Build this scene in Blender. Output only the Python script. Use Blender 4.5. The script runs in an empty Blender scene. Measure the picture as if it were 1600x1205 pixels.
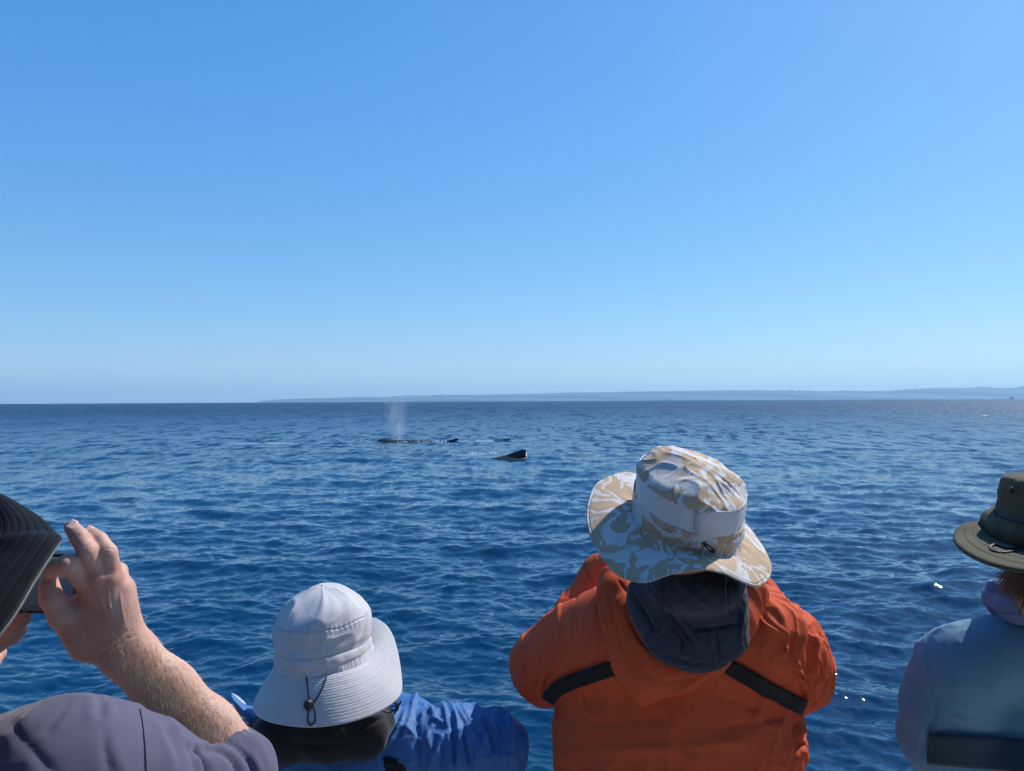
import bpy, math, random
import numpy as np
from mathutils import Vector, Matrix
from mathutils.bvhtree import BVHTree

R = math.radians
random.seed(7); rng = np.random.default_rng(11)
sc = bpy.context.scene
C = sc.collection

# ------------------------------------------------------------------ camera
F_PX = 1209.0
CAM = np.array([0.0, 0.0, 4.5])
pit = math.atan(23.1 / F_PX); rol = R(0.286)
Fv = np.array([0, math.cos(pit), math.sin(pit)])
U0 = np.array([0, -math.sin(pit), math.cos(pit)]); R0 = np.array([1.0, 0, 0])
Rv = R0 * math.cos(rol) - U0 * math.sin(rol)
Uv = U0 * math.cos(rol) + R0 * math.sin(rol)
cd = bpy.data.cameras.new('camera'); cam = bpy.data.objects.new('camera', cd); C.objects.link(cam)
cd.sensor_width = 36; cd.lens = 36 * F_PX / 1600; cd.clip_start = 0.05; cd.clip_end = 60000
M = Matrix.Identity(4)
for i in range(3):
    M[i][0] = Rv[i]; M[i][1] = Uv[i]; M[i][2] = -Fv[i]; M[i][3] = CAM[i]
cam.matrix_world = M
sc.camera = cam

def P(px, py, d):
    return CAM + Rv * ((px - 800) / F_PX * d) - Uv * ((py - 602.5) / F_PX * d) + Fv * d
def proj(V):
    q = V - CAM; d = q @ Fv
    return np.stack([800 + F_PX * (q @ Rv) / d, 602.5 - F_PX * (q @ Uv) / d], -1)

# ------------------------------------------------------------------ light
SUN_AZ = R(57); SUN_EL = R(46.5)
world = bpy.data.worlds.new('World'); sc.world = world; world.use_nodes = True
wn = world.node_tree.nodes; wl = world.node_tree.links
bg = wn['Background']
sky = wn.new('ShaderNodeTexSky'); sky.sky_type = 'NISHITA'; sky.sun_disc = False
sky.sun_elevation = SUN_EL; sky.sun_rotation = SUN_AZ
sky.altitude = 0; sky.air_density = 1.0; sky.dust_density = 0.6; sky.ozone_density = 2.0
hs = wn.new('ShaderNodeHueSaturation'); hs.inputs['Saturation'].default_value = 1.25
mixw = wn.new('ShaderNodeMix'); mixw.data_type = 'RGBA'; mixw.blend_type = 'MULTIPLY'; mixw.inputs[0].default_value = 1
mixw.inputs[7].default_value = (0.80, 1.0, 1.16, 1)
wl.new(sky.outputs[0], mixw.inputs[6]); wl.new(mixw.outputs[2], hs.inputs['Color'])
# the camera's soft tone curve, applied evenly to the whole sky
spl = wn.new('ShaderNodeSeparateColor'); cmb = wn.new('ShaderNodeCombineColor'); wl.new(hs.outputs[0], spl.inputs[0])
for i, (ga, am) in enumerate(((.61, .685), (.60, .815), (.45, .985))):
    a_ = wn.new('ShaderNodeMath'); a_.operation = 'MULTIPLY'; a_.inputs[1].default_value = 0.12; wl.new(spl.outputs[i], a_.inputs[0])
    a1 = wn.new('ShaderNodeMath'); a1.operation = 'MAXIMUM'; a1.inputs[1].default_value = 0.0; wl.new(a_.outputs[0], a1.inputs[0])
    b_ = wn.new('ShaderNodeMath'); b_.operation = 'POWER'; b_.inputs[1].default_value = ga; wl.new(a1.outputs[0], b_.inputs[0])
    c_ = wn.new('ShaderNodeMath'); c_.operation = 'MULTIPLY'; c_.inputs[1].default_value = am / 0.12; wl.new(b_.outputs[0], c_.inputs[0])
    wl.new(c_.outputs[0], cmb.inputs[i])
wl.new(cmb.outputs[0], bg.inputs[0])
bg.inputs[1].default_value = 0.12
sd = bpy.data.lights.new('sun', 'SUN'); sun = bpy.data.objects.new('sun', sd); C.objects.link(sun)
sd.energy = 5.0; sd.angle = R(0.53); sd.color = (1.0, 0.96, 0.90)
sdir = Vector((math.sin(SUN_AZ) * math.cos(SUN_EL), math.cos(SUN_AZ) * math.cos(SUN_EL), math.sin(SUN_EL)))
sun.rotation_euler = sdir.to_track_quat('Z', 'Y').to_euler(); sun.location = (20, 10, 30)
sc.view_settings.view_transform = 'Standard'; sc.view_settings.look = 'None'
sc.view_settings.exposure = 0.0; sc.view_settings.gamma = 1; sc.view_settings.use_curve_mapping = False
sc.cycles.volume_bounces = 1; sc.cycles.max_bounces = 8

# ------------------------------------------------------------------ helpers
def tag(o, label=None, cat=None, group=None, kind=None):
    if label: o['label'] = label
    if cat: o['category'] = cat
    if group: o['group'] = group
    if kind: o['kind'] = kind
    return o
def empty(name, loc, label, cat, group=None):
    o = bpy.data.objects.new(name, None); o.location = loc; o.empty_display_size = 0.1
    C.objects.link(o); return tag(o, label, cat, group)
def link(name, me, mat=None, parent=None):
    o = bpy.data.objects.new(name, me); C.objects.link(o)
    if mat: me.materials.append(mat)
    if parent:
        o.parent = parent
        p = parent; off = Vector((0, 0, 0))
        while p is not None:
            off += Vector(p.location); p = p.parent
        o.location = -off if parent.type == 'EMPTY' else (0, 0, 0)
    return o
def mesh_np(name, V, Q, smooth=True):
    V = np.asarray(V, np.float32); Q = np.asarray(Q, np.int32)
    me = bpy.data.meshes.new(name)
    me.vertices.add(len(V)); me.vertices.foreach_set('co', V.ravel())
    n = Q.shape[1]
    me.loops.add(Q.size); me.loops.foreach_set('vertex_index', Q.ravel())
    me.polygons.add(len(Q)); me.polygons.foreach_set('loop_start', np.arange(0, Q.size, n, dtype=np.int32))
    if smooth: me.polygons.foreach_set('use_smooth', np.ones(len(Q), bool))
    me.update(calc_edges=True); me.validate()
    return me
def grid_quads(nu, nv, wrap):
    """nu = count round (wrapped if wrap), nv = count along"""
    iu = np.arange(nu if wrap else nu - 1); iv = np.arange(nv - 1)
    a, b = np.meshgrid(iu, iv, indexing='ij'); a2 = (a + 1) % nu
    return np.stack([a * nv + b, a2 * nv + b, a2 * nv + b + 1, a * nv + b + 1], -1).reshape(-1, 4)
def grid_obj(name, G, wrap, mat, parent=None, thick=0.0, uv=None, flip=False):
    nu, nv = G.shape[:2]
    Q = grid_quads(nu, nv, wrap)
    if flip: Q = Q[:, ::-1]
    me = mesh_np(name, G.reshape(-1, 3), Q)
    if uv is not None:
        l = me.uv_layers.new(name='UVMap'); idx = np.empty(len(me.loops), np.int32)
        me.loops.foreach_get('vertex_index', idx)
        l.data.foreach_set('uv', uv.reshape(-1, 2).astype(np.float32)[idx].ravel())
    o = link(name, me, mat, parent)
    if thick:
        m = o.modifiers.new('solid', 'SOLIDIFY'); m.thickness = thick; m.offset = -1
    return o
def catmull(P_, n, closed=False):
    P_ = np.asarray(P_, float); N = len(P_)
    out = []
    seg = N if closed else N - 1
    for i in range(seg):
        if closed: p0, p1, p2, p3 = P_[(i - 1) % N], P_[i], P_[(i + 1) % N], P_[(i + 2) % N]
        else: p0, p1, p2, p3 = P_[max(i - 1, 0)], P_[i], P_[i + 1], P_[min(i + 2, N - 1)]
        for t in np.arange(n) / n:
            out.append(0.5 * (2 * p1 + (p2 - p0) * t + (2 * p0 - 5 * p1 + 4 * p2 - p3) * t * t + (3 * p1 - p0 - 3 * p2 + p3) * t ** 3))
    if not closed: out.append(P_[-1])
    return np.array(out)
def tube_mesh(pts, rad, sides=8):
    pts = np.asarray(pts, float); n = len(pts); rad = np.broadcast_to(rad, (n,))
    T = np.gradient(pts, axis=0); T /= np.linalg.norm(T, axis=1)[:, None] + 1e-12
    ref = np.array([0.1, 0.2, 1.0]); G = np.zeros((sides, n, 3))
    for i in range(n):
        a = np.cross(T[i], ref)
        if np.linalg.norm(a) < 1e-3: a = np.cross(T[i], [1, 0, 0])
        a /= np.linalg.norm(a); b = np.cross(T[i], a)
        for s in range(sides):
            t = 2 * math.pi * s / sides
            G[s, i] = pts[i] + rad[i] * (a * math.cos(t) + b * math.sin(t))
    return G
def tube(name, pts, rad, mat, parent=None, sides=8):
    G = tube_mesh(pts, rad, sides); nu, nv = G.shape[:2]
    V = list(G.reshape(-1, 3)); Q = [tuple(q) for q in grid_quads(nu, nv, True)]
    me = bpy.data.meshes.new(name)
    f = Q + [tuple(s * nv for s in range(nu))] + [tuple(s * nv + nv - 1 for s in range(nu))[::-1]]
    me.from_pydata([tuple(v) for v in V], [], f); me.polygons.foreach_set('use_smooth', [True] * len(f)); me.update()
    return link(name, me, mat, parent)

# --- signed distance modelling
class SDF:
    def __init__(s, xs, ys, zs):
        s.ax = [np.asarray(a, np.float32) for a in (xs, ys, zs)]
        s.V = np.full([len(a) for a in s.ax], 1.0, np.float32)
    @staticmethod
    def axis(lo, hi, step, fine=None):
        """non-uniform axis: fine = (lo, hi, step)"""
        if not fine: return np.arange(lo, hi + step, step)
        a = np.arange(fine[0], fine[1], fine[2]); out = [a]
        l = []; x = fine[0]; st = fine[2]
        while x > lo: st = min(st * 1.15, step); x -= st; l.append(x)
        h = []; x = a[-1]; st = fine[2]
        while x < hi: st = min(st * 1.15, step); x += st; h.append(x)
        return np.concatenate([np.array(l[::-1]), a, np.array(h)])
    def win(s, lo, hi):
        sl = []; 
        for a, l, h in zip(s.ax, lo, hi):
            i = max(int(np.searchsorted(a, l)) - 1, 0); j = min(int(np.searchsorted(a, h)) + 1, len(a))
            if j <= i: return None, None
            sl.append(slice(i, j))
        X = np.stack(np.meshgrid(*[a[q] for a, q in zip(s.ax, sl)], indexing='ij'), -1)
        return tuple(sl), X
    def merge(s, sl, d, k, sub=False):
        v = s.V[sl]
        if sub:
            h = np.clip(0.5 - 0.5 * (d + v) / k, 0, 1); s.V[sl] = v * (1 - h) - d * h + k * h * (1 - h)
        else:
            h = np.clip(0.5 + 0.5 * (v - d) / k, 0, 1); s.V[sl] = v * (1 - h) + d * h - k * h * (1 - h)
    def cone(s, a, b, ra, rb, k=0.012, flat=None, sub=False):
        a = np.array(a, np.float32); b = np.array(b, np.float32); m = max(ra, rb) + 2 * k + 0.02
        sl, X = s.win(np.minimum(a, b) - m, np.maximum(a, b) + m)
        if sl is None: return
        q = X - a; ab = b - a
        if flat is not None:
            u, f = flat; u = np.array(u, np.float32); u /= np.linalg.norm(u)
            q = q + (q @ u)[..., None] * u * (1 / f - 1); ab = ab + (ab @ u) * u * (1 / f - 1)
        L2 = float(ab @ ab) + 1e-12; t = np.clip((q @ ab) / L2, 0, 1)
        d = np.linalg.norm(q - t[..., None] * ab, axis=-1) - (ra + (rb - ra) * t)
        if flat is not None: d = d * min(1, f ** .5)
        s.merge(sl, d, k, sub)
    def chain(s, pts, rs, k=0.012, flat=None):
        for i in range(len(pts) - 1): s.cone(pts[i], pts[i + 1], rs[i], rs[i + 1], k, flat)
    def ell(s, c, r, k=0.012, rot=None, sub=False):
        c = np.array(c, np.float32); r = np.array(r, np.float32); m = float(max(r)) + 2 * k + 0.02
        sl, X = s.win(c - m, c + m)
        if sl is None: return
        q = X - c
        if rot is not None: q = q @ np.array(rot, np.float32).reshape(3, 3)
        k0 = np.linalg.norm(q / r, axis=-1); k1 = np.linalg.norm(q / r ** 2, axis=-1) + 1e-9
        s.merge(sl, k0 * (k0 - 1) / k1, k, sub)
    def mesh(s, smooth=2):
        V = s.V; I = V < 0
        n0, n1, n2 = [n - 1 for n in V.shape]
        cnt = np.zeros((n0, n1, n2), np.int8)
        for a in (0, 1):
            for b in (0, 1):
                for c in (0, 1): cnt += I[a:a + n0, b:b + n1, c:c + n2]
        act = (cnt > 0) & (cnt < 8); idx = np.full(act.shape, -1, np.int32)
        ijk = np.argwhere(act); idx[act] = np.arange(len(ijk))
        pos = np.zeros((len(ijk), 3)); num = np.zeros(len(ijk))
        cor = [(a, b, c) for a in (0, 1) for b in (0, 1) for c in (0, 1)]
        for ax in range(3):
            for c0 in cor:
                if c0[ax]: continue
                c1 = list(c0); c1[ax] = 1
                A = ijk + c0; B = ijk + c1
                va = V[A[:, 0], A[:, 1], A[:, 2]]; vb = V[B[:, 0], B[:, 1], B[:, 2]]
                cr = (va < 0) != (vb < 0); t = np.where(cr, va / (va - vb + 1e-20), 0)
                pa = np.stack([s.ax[j][A[:, j]] for j in range(3)], -1); pb = np.stack([s.ax[j][B[:, j]] for j in range(3)], -1)
                pos += np.where(cr[:, None], pa + (pb - pa) * t[:, None], 0); num += cr
        pos /= num[:, None]
        Q = []
        for ax in range(3):
            o1, o2 = [(1, 2), (2, 0), (0, 1)][ax]
            sl0 = [slice(None)] * 3; sl1 = [slice(None)] * 3
            sl0[ax] = slice(0, -1); sl1[ax] = slice(1, None)
            e = I[tuple(sl0)] != I[tuple(sl1)]; w = np.argwhere(e)
            w = w[(w[:, o1] > 0) & (w[:, o2] > 0) & (w[:, o1] < V.shape[o1] - 1) & (w[:, o2] < V.shape[o2] - 1)]
            ins = I[w[:, 0], w[:, 1], w[:, 2]]
            def cell(d1, d2):
                x = w.copy(); x[:, o1] -= d1; x[:, o2] -= d2; return idx[x[:, 0], x[:, 1], x[:, 2]]
            q = np.stack([cell(1, 1), cell(0, 1), cell(0, 0), cell(1, 0)], -1)
            q[~ins] = q[~ins][:, ::-1]; Q.append(q)
        Q = np.concatenate(Q); Q = Q[(Q >= 0).all(1)]
        # keep the largest connected piece
        lab = np.arange(len(pos)); a = np.concatenate([Q[:, 0], Q[:, 1], Q[:, 2], Q[:, 3]]); b = np.concatenate([Q[:, 1], Q[:, 2], Q[:, 3], Q[:, 0]])
        while True:
            old = lab.copy(); np.minimum.at(lab, a, lab[b]); np.minimum.at(lab, b, lab[a]); lab = lab[lab]; lab = lab[lab]
            if (old == lab).all(): break
        u, c = np.unique(lab, return_counts=True)
        if len(u) > 1:
            k = lab == u[c.argmax()]; Q = Q[k[Q].all(1)]; rm = np.cumsum(k) - 1; pos = pos[k]; Q = rm[Q]
        if smooth: pos = laplace(pos, Q, smooth)
        return pos, Q
def laplace(V, Q, it, f=0.5):
    E = np.concatenate([Q[:, [0, 1]], Q[:, [1, 2]], Q[:, [2, 3]], Q[:, [3, 0]]]); n = len(V)
    a = np.concatenate([E[:, 0], E[:, 1]]); b = np.concatenate([E[:, 1], E[:, 0]])
    deg = np.bincount(a, minlength=n) + 1e-9
    for _ in range(it):
        S = np.stack([np.bincount(a, V[b, j], n) for j in range(3)], -1) / deg[:, None]
        V = V + (S - V) * f
    return V
def vnormals(V, Q):
    n = np.cross(V[Q[:, 2]] - V[Q[:, 0]], V[Q[:, 3]] - V[Q[:, 1]])
    N = np.zeros_like(V)
    for c in range(4):
        for j in range(3): N[:, j] += np.bincount(Q[:, c], n[:, j], len(V))
    return N / (np.linalg.norm(N, axis=1)[:, None] + 1e-12)
def sstep(x, a, b):
    t = np.clip((x - a) / (b - a), 0, 1); return t * t * (3 - 2 * t)
def wav(p, freq, seed, n=14, aniso=(1, 1, 1)):
    """smooth pseudo noise in [-1,1]"""
    g = np.random.default_rng(seed); k = g.normal(size=(n, 3)); k /= np.linalg.norm(k, axis=1)[:, None]
    k *= freq * 2 * math.pi * g.uniform(0.6, 1.4, n)[:, None]; ph = g.uniform(0, 6.28, n)
    return np.sin((p * np.array(aniso)) @ k.T + ph).sum(1) / math.sqrt(n / 2) * 0.5
def ridged(p, freq, seed, warp=0.0, sharp=2.0, aniso=(1, 1, 1)):
    q = p
    if warp:
        q = p + np.stack([wav(p, freq * .5, seed + 1), wav(p, freq * .5, seed + 2), wav(p, freq * .5, seed + 3)], -1) * warp
    return (1 - np.abs(np.clip(wav(q, freq, seed, 10, aniso), -1, 1))) ** sharp
def folds(V, Q, fl, sharp=False):
    """real folds in cloth: each fold = (pixel polyline, width px, height m); raised (or sunk) along surface normal"""
    N = vnormals(V, Q); pp = proj(V); toc = CAM - V; toc /= np.linalg.norm(toc, axis=1)[:, None]
    face = sstep((N * toc).sum(1), -0.15, 0.15); D = np.zeros(len(V))
    for pts, w, h in fl:
        pts = catmull(np.array(pts, float), 6) if len(pts) > 2 else np.array(pts, float)
        lo = pts.min(0) - 4 * w; hi = pts.max(0) + 4 * w
        m = np.where(((pp > lo) & (pp < hi)).all(1) & (face > 0))[0]
        if not len(m): continue
        p = pp[m]; best = np.full(len(m), 1e9); tt = np.zeros(len(m)); L = np.r_[0, np.cumsum(np.linalg.norm(np.diff(pts, axis=0), axis=1))]
        for i in range(len(pts) - 1):
            a = pts[i]; ab = pts[i + 1] - a; l2 = ab @ ab + 1e-9
            t = np.clip(((p - a) @ ab) / l2, 0, 1); d = np.linalg.norm(p - a - t[:, None] * ab, axis=1)
            c = d < best; best[c] = d[c]; tt[c] = (L[i] + t[c] * (L[i + 1] - L[i])) / L[-1]
        prof = np.exp(-(best / w) ** 1.15) if sharp and h > 0 else 1 / (1 + (best / w) ** 2) ** 2
        D[m] += h * prof * np.clip(np.minimum(tt, 1 - tt) * 5, 0.15, 1) ** .7
    return V + N * (D * face)[:, None]
def sdf_obj(name, V, Q, mat, parent):
    return link(name, mesh_np(name, V, Q), mat, parent)
def on_surface(bvh, px, py, off=0.003, dflt=1.6):
    d = P(px, py, 1.0) - CAM; dn = d / np.linalg.norm(d)
    h = bvh.ray_cast(Vector(CAM), Vector(dn))
    if h[0] is None: return P(px, py, dflt), -dn
    n = np.array(h[1]); n = n if n @ dn < 0 else -n
    return np.array(h[0]) + n * off, n
def ribbon(name, bvh, line, width, mat, parent, off=0.004, thick=0.003, n=10, k=6, dflt=1.6):
    """strap of real thickness lying on a surface; line = px polyline, width px (or list)"""
    L = catmull(line, n); T = np.gradient(L, axis=0); T /= np.linalg.norm(T, axis=1)[:, None]
    Nn = np.stack([-T[:, 1], T[:, 0]], -1); w = np.interp(np.linspace(0, 1, len(L)), np.linspace(0, 1, len(np.atleast_1d(width))), np.atleast_1d(width)) if np.ndim(width) else np.full(len(L), width)
    G = np.zeros((len(L), k + 1, 3))
    for i in range(len(L)):
        for j in range(k + 1):
            q = L[i] + Nn[i] * (j / k - .5) * w[i]; G[i, j] = on_surface(bvh, q[0], q[1], off, dflt)[0]
    # smooth across
    for _ in range(2): G[1:-1] = (G[:-2] + 2 * G[1:-1] + G[2:]) / 4
    return grid_obj(name, G, False, mat, parent, thick)
def bvh_of(V, Q):
    return BVHTree.FromPolygons([tuple(v) for v in V], [tuple(q) for q in Q.tolist()])

# ------------------------------------------------------------------ materials
def mat_new(name):
    m = bpy.data.materials.new(name); m.use_nodes = True
    return m, m.node_tree.nodes, m.node_tree.links, m.node_tree.nodes['Principled BSDF']
def fabric(name, col, rough=0.85, weave=900, wstr=0.15, wrinkle=0.0, wscale=14, sheen=0.0, var=0.10, spec=0.3, col2=None, gloss_var=0, trans=0.0):
    m, n, l, b = mat_new(name)
    tc = n.new('ShaderNodeTexCoord')
    nz = n.new('ShaderNodeTexNoise'); nz.inputs['Scale'].default_value = 9; nz.inputs['Detail'].default_value = 6
    l.new(tc.outputs['Object'], nz.inputs['Vector'])
    mx = n.new('ShaderNodeMix'); mx.data_type = 'RGBA'
    c2 = col2 or tuple(c * (1 - 2 * var) for c in col); c1 = tuple(min(1, c * (1 + var)) for c in col)
    mx.inputs[6].default_value = (*c2, 1); mx.inputs[7].default_value = (*c1, 1)
    l.new(nz.outputs[0], mx.inputs[0]); l.new(mx.outputs[2], b.inputs['Base Color'])
    b.inputs['Roughness'].default_value = rough; b.inputs['Specular IOR Level'].default_value = spec
    if sheen: b.inputs['Sheen Weight'].default_value = sheen; b.inputs['Sheen Roughness'].default_value = 0.4
    w1 = n.new('ShaderNodeTexNoise'); w1.inputs['Scale'].default_value = weave; w1.inputs['Detail'].default_value = 2
    l.new(tc.outputs['Object'], w1.inputs['Vector'])
    bu = n.new('ShaderNodeBump'); bu.inputs['Strength'].default_value = wstr; bu.inputs['Distance'].default_value = 0.001
    l.new(w1.outputs[0], bu.inputs['Height'])
    if wrinkle:
        w2 = n.new('ShaderNodeTexNoise'); w2.noise_type = 'RIDGED_MULTIFRACTAL'
        w2.inputs['Scale'].default_value = wscale; w2.inputs['Detail'].default_value = 5; w2.inputs['Distortion'].default_value = 1.2
        l.new(tc.outputs['Object'], w2.inputs['Vector'])
        b2 = n.new('ShaderNodeBump'); b2.inputs['Strength'].default_value = wrinkle; b2.inputs['Distance'].default_value = 0.004
        l.new(w2.outputs[0], b2.inputs['Height']); l.new(b2.outputs[0], bu.inputs['Normal'])
    l.new(bu.outputs[0], b.inputs['Normal'])
    if trans:
        tr = n.new('ShaderNodeBsdfTranslucent'); l.new(mx.outputs[2], tr.inputs[0])
        ms = n.new('ShaderNodeMixShader'); ms.inputs[0].default_value = trans
        l.new(b.outputs[0], ms.inputs[1]); l.new(tr.outputs[0], ms.inputs[2]); l.new(ms.outputs[0], n['Material Output'].inputs[0])
    return m
def plain(name, col, rough=0.5, metal=0.0, bump=0.0, bscale=200):
    m, n, l, b = mat_new(name)
    b.inputs['Base Color'].default_value = (*col, 1); b.inputs['Roughness'].default_value = rough; b.inputs['Metallic'].default_value = metal
    tc = n.new('ShaderNodeTexCoord'); nz = n.new('ShaderNodeTexNoise'); nz.inputs['Scale'].default_value = bscale
    l.new(tc.outputs['Object'], nz.inputs['Vector'])
    mr = n.new('ShaderNodeMapRange'); mr.inputs[3].default_value = rough * .8; mr.inputs[4].default_value = min(1, rough * 1.2)
    l.new(nz.outputs[0], mr.inputs[0]); l.new(mr.outputs[0], b.inputs['Roughness'])
    if bump:
        bu = n.new('ShaderNodeBump'); bu.inputs['Strength'].default_value = bump; bu.inputs['Distance'].default_value = 0.002
        l.new(nz.outputs[0], bu.inputs['Height']); l.new(bu.outputs[0], b.inputs['Normal'])
    return m
# ------------------------------------------------------------------ sea
def ocean_tile(L, N, lam_pk, lam_min, wdir, seed, rms_slope, spread=2, lam_max=1e9):
    g = np.random.default_rng(seed)
    k1 = np.fft.fftfreq(N, L / N) * 2 * math.pi; kx, ky = np.meshgrid(k1, k1, indexing='ij'); k = np.hypot(kx, ky); k[0, 0] = 1
    kp = 2 * math.pi / lam_pk; w = np.array(wdir) / np.linalg.norm(wdir)
    c = (kx * w[0] + ky * w[1]) / k
    S = np.exp(-1.25 * (kp / k) ** 2) / k ** 4 * (0.12 + np.abs(c) ** spread) * np.exp(-(k * lam_min / 6.28) ** 2)
    S *= (2 * math.pi / k < lam_max); S[0, 0] = 0
    A = np.sqrt(S) * (g.normal(size=k.shape) + 1j * g.normal(size=k.shape))
    h = np.fft.ifft2(A).real; sx = np.fft.ifft2(1j * kx * A).real; sy = np.fft.ifft2(1j * ky * A).real
    f = rms_slope / math.sqrt((sx ** 2 + sy ** 2).mean())
    dx = np.fft.ifft2(-1j * kx / k * A).real; dy = np.fft.ifft2(-1j * ky / k * A).real
    return h * f, dx * f, dy * f
def samp(T, L, x, y):
    N = T.shape[0]; u = (x / L * N) % N; v = (y / L * N) % N
    i = u.astype(int) % N; j = v.astype(int) % N; fu = u - np.floor(u); fv = v - np.floor(v); i2 = (i + 1) % N; j2 = (j + 1) % N
    return (T[i, j] * (1 - fu) + T[i2, j] * fu) * (1 - fv) + (T[i, j2] * (1 - fu) + T[i2, j2] * fu) * fv
TA = ocean_tile(23.0, 512, 1.7, 0.09, (0.12, 1), 5, 0.215, 4); TC = ocean_tile(7.3, 512, .34, .04, (-.15, 1), 8, .10, 3); TB = ocean_tile(151.0, 512, 6.5, 1.2, (0.15, 1), 6, 0.095, 3)
def wxy(px, py):
    r = P(px, py, 1.0) - CAM; t = -CAM[2] / r[2]; return (CAM + r * t)[:2]
SL = []
for x0, x1, py, hp in ((352, 500, 693.5, 1.4), (500, 600, 695, .8), (716, 778, 689, 1.0), (380, 430, 697, .6), (700, 760, 711, 1.5)):
    a_ = wxy(x0, py); b_ = wxy(x1, py); c_ = (a_ + b_) / 2; hh_ = abs(wxy(800, py - hp)[1] - wxy(800, py + hp)[1]) / 2; SL.append((c_[0], c_[1], (b_[0] - a_[0]) / 2, hh_))
def slick_mask(x, y):
    m_ = 0
    for cx_, cy_, ax_, ay_ in SL: m_ = np.maximum(m_, 1 - sstep(np.hypot((x - cx_) / ax_, (y - cy_) / ay_), .6, 1.1))
    return m_
def sea_disp(x, y, r):
    fa = 1 - sstep(r, 250, 900); fc = 1 - sstep(r, 25, 70); sk = 1 - slick_mask(x, y)
    zz = samp(TA[0], 23.0, x, y) * fa + samp(TB[0], 151.0, x, y) * (1 - sstep(r, 2500, 6000))
    # patches of rougher and calmer water
    gust = 0.85 + 0.3 * np.sin(x * .071 + 1.3 * np.sin(y * .043)) * np.sin(y * .057 + np.sin(x * .031))
    dx = (samp(TA[1], 23.0, x, y) * fa + samp(TB[1], 151.0, x, y) * (r < 3000)) * .5
    dy = (samp(TA[2], 23.0, x, y) * fa + samp(TB[2], 151.0, x, y) * (r < 3000)) * .5
    zz = zz + samp(TC[0], 7.3, x, y) * fc * (.6 + .4 * np.sin(x * .8 + np.sin(y * .5) * 2))
    return dx * gust, dy * gust, zz * gust * (1 - .8 * (1 - sk))
f1 = F_PX * 0.64
pr = np.r_[np.linspace(f1 * 4.5 / 1.0, 450, 12)[:-1], np.arange(450, 60, -0.72), np.arange(60, 6, -0.5), np.geomspace(6, f1 * 4.5 / 24000, 34)]
rr = f1 * 4.5 / pr
th = np.r_[np.linspace(-43.5, 43.5, 1380), np.linspace(43.5, 316.5, 70)[1:-1]]; th = np.radians(th)
TH, RR = np.meshgrid(th, rr, indexing='ij'); X = RR * np.sin(TH); Y = RR * np.cos(TH)
dx, dy, dz = sea_disp(X, Y, RR)
near = sstep(RR, 5, 8)
W = np.stack([X - dx * near, Y - dy * near, dz * near - RR ** 2 / (2 * 6.371e6)], -1)
m, n, l, b = mat_new('sea_water')
b.inputs['Base Color'].default_value = (0.0010, 0.032, 0.082, 1); b.inputs['Roughness'].default_value = 0.09; b.inputs['IOR'].default_value = 1.333
geo = n.new('ShaderNodeNewGeometry')
ln = n.new('ShaderNodeVectorMath'); ln.operation = 'LENGTH'; l.new(geo.outputs['Position'], ln.inputs[0])
mr = n.new('ShaderNodeMapRange'); mr.inputs[1].default_value = 15; mr.inputs[2].default_value = 500; mr.inputs[3].default_value = .035; mr.inputs[4].default_value = .44
mr.interpolation_type = 'SMOOTHERSTEP'
lg = n.new('ShaderNodeMath'); lg.operation = 'LOGARITHM'; lg.inputs[1].default_value = 10; l.new(ln.outputs['Value'], lg.inputs[0])
mr.inputs[1].default_value = 1.5; mr.inputs[2].default_value = 2.6; mr.interpolation_type = 'LINEAR'
l.new(lg.outputs[0], mr.inputs[0]); l.new(mr.outputs[0], b.inputs['Roughness'])
def slope_noise(scale, detail, amp, prev, mapping=(.7, 1, 1), rough=0.6, near_fade=None):
    mp = n.new('ShaderNodeMapping'); mp.inputs['Scale'].default_value = mapping; l.new(geo.outputs['Position'], mp.inputs[0])
    nz = n.new('ShaderNodeTexNoise'); nz.inputs['Scale'].default_value = scale; nz.inputs['Detail'].default_value = detail; nz.inputs['Roughness'].default_value = rough
    l.new(mp.outputs[0], nz.inputs['Vector'])
    s1 = n.new('ShaderNodeVectorMath'); s1.operation = 'SUBTRACT'; s1.inputs[1].default_value = (.5, .5, .5); l.new(nz.outputs['Color'], s1.inputs[0])
    s2 = n.new('ShaderNodeVectorMath'); s2.operation = 'MULTIPLY'; s2.inputs[1].default_value = (amp * .6, amp, 0); l.new(s1.outputs[0], s2.inputs[0])
    out = s2.outputs[0]
    if near_fade:
        k = n.new('ShaderNodeMapRange'); k.inputs[1].default_value, k.inputs[2].default_value = near_fade; l.new(ln.outputs['Value'], k.inputs[0])
        s4 = n.new('ShaderNodeVectorMath'); s4.operation = 'SCALE'; l.new(out, s4.inputs[0]); l.new(k.outputs[0], s4.inputs['Scale']); out = s4.outputs[0]
    s3 = n.new('ShaderNodeVectorMath'); s3.operation = 'ADD'; l.new(prev, s3.inputs[0]); l.new(out, s3.inputs[1])
    return s3.outputs[0]
zero = n.new('ShaderNodeCombineXYZ').outputs[0]
v = slope_noise(.13, 4, 1.1, zero, (1.6, .22, 1), near_fade=(60, 250)); v = slope_noise(.8, 4, 1.7, v, (1.0, .30, 1), near_fade=(22, 90)); v = slope_noise(1.6, 2, 0.22, v); v = slope_noise(8.0, 2, 0.24, v)
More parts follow.
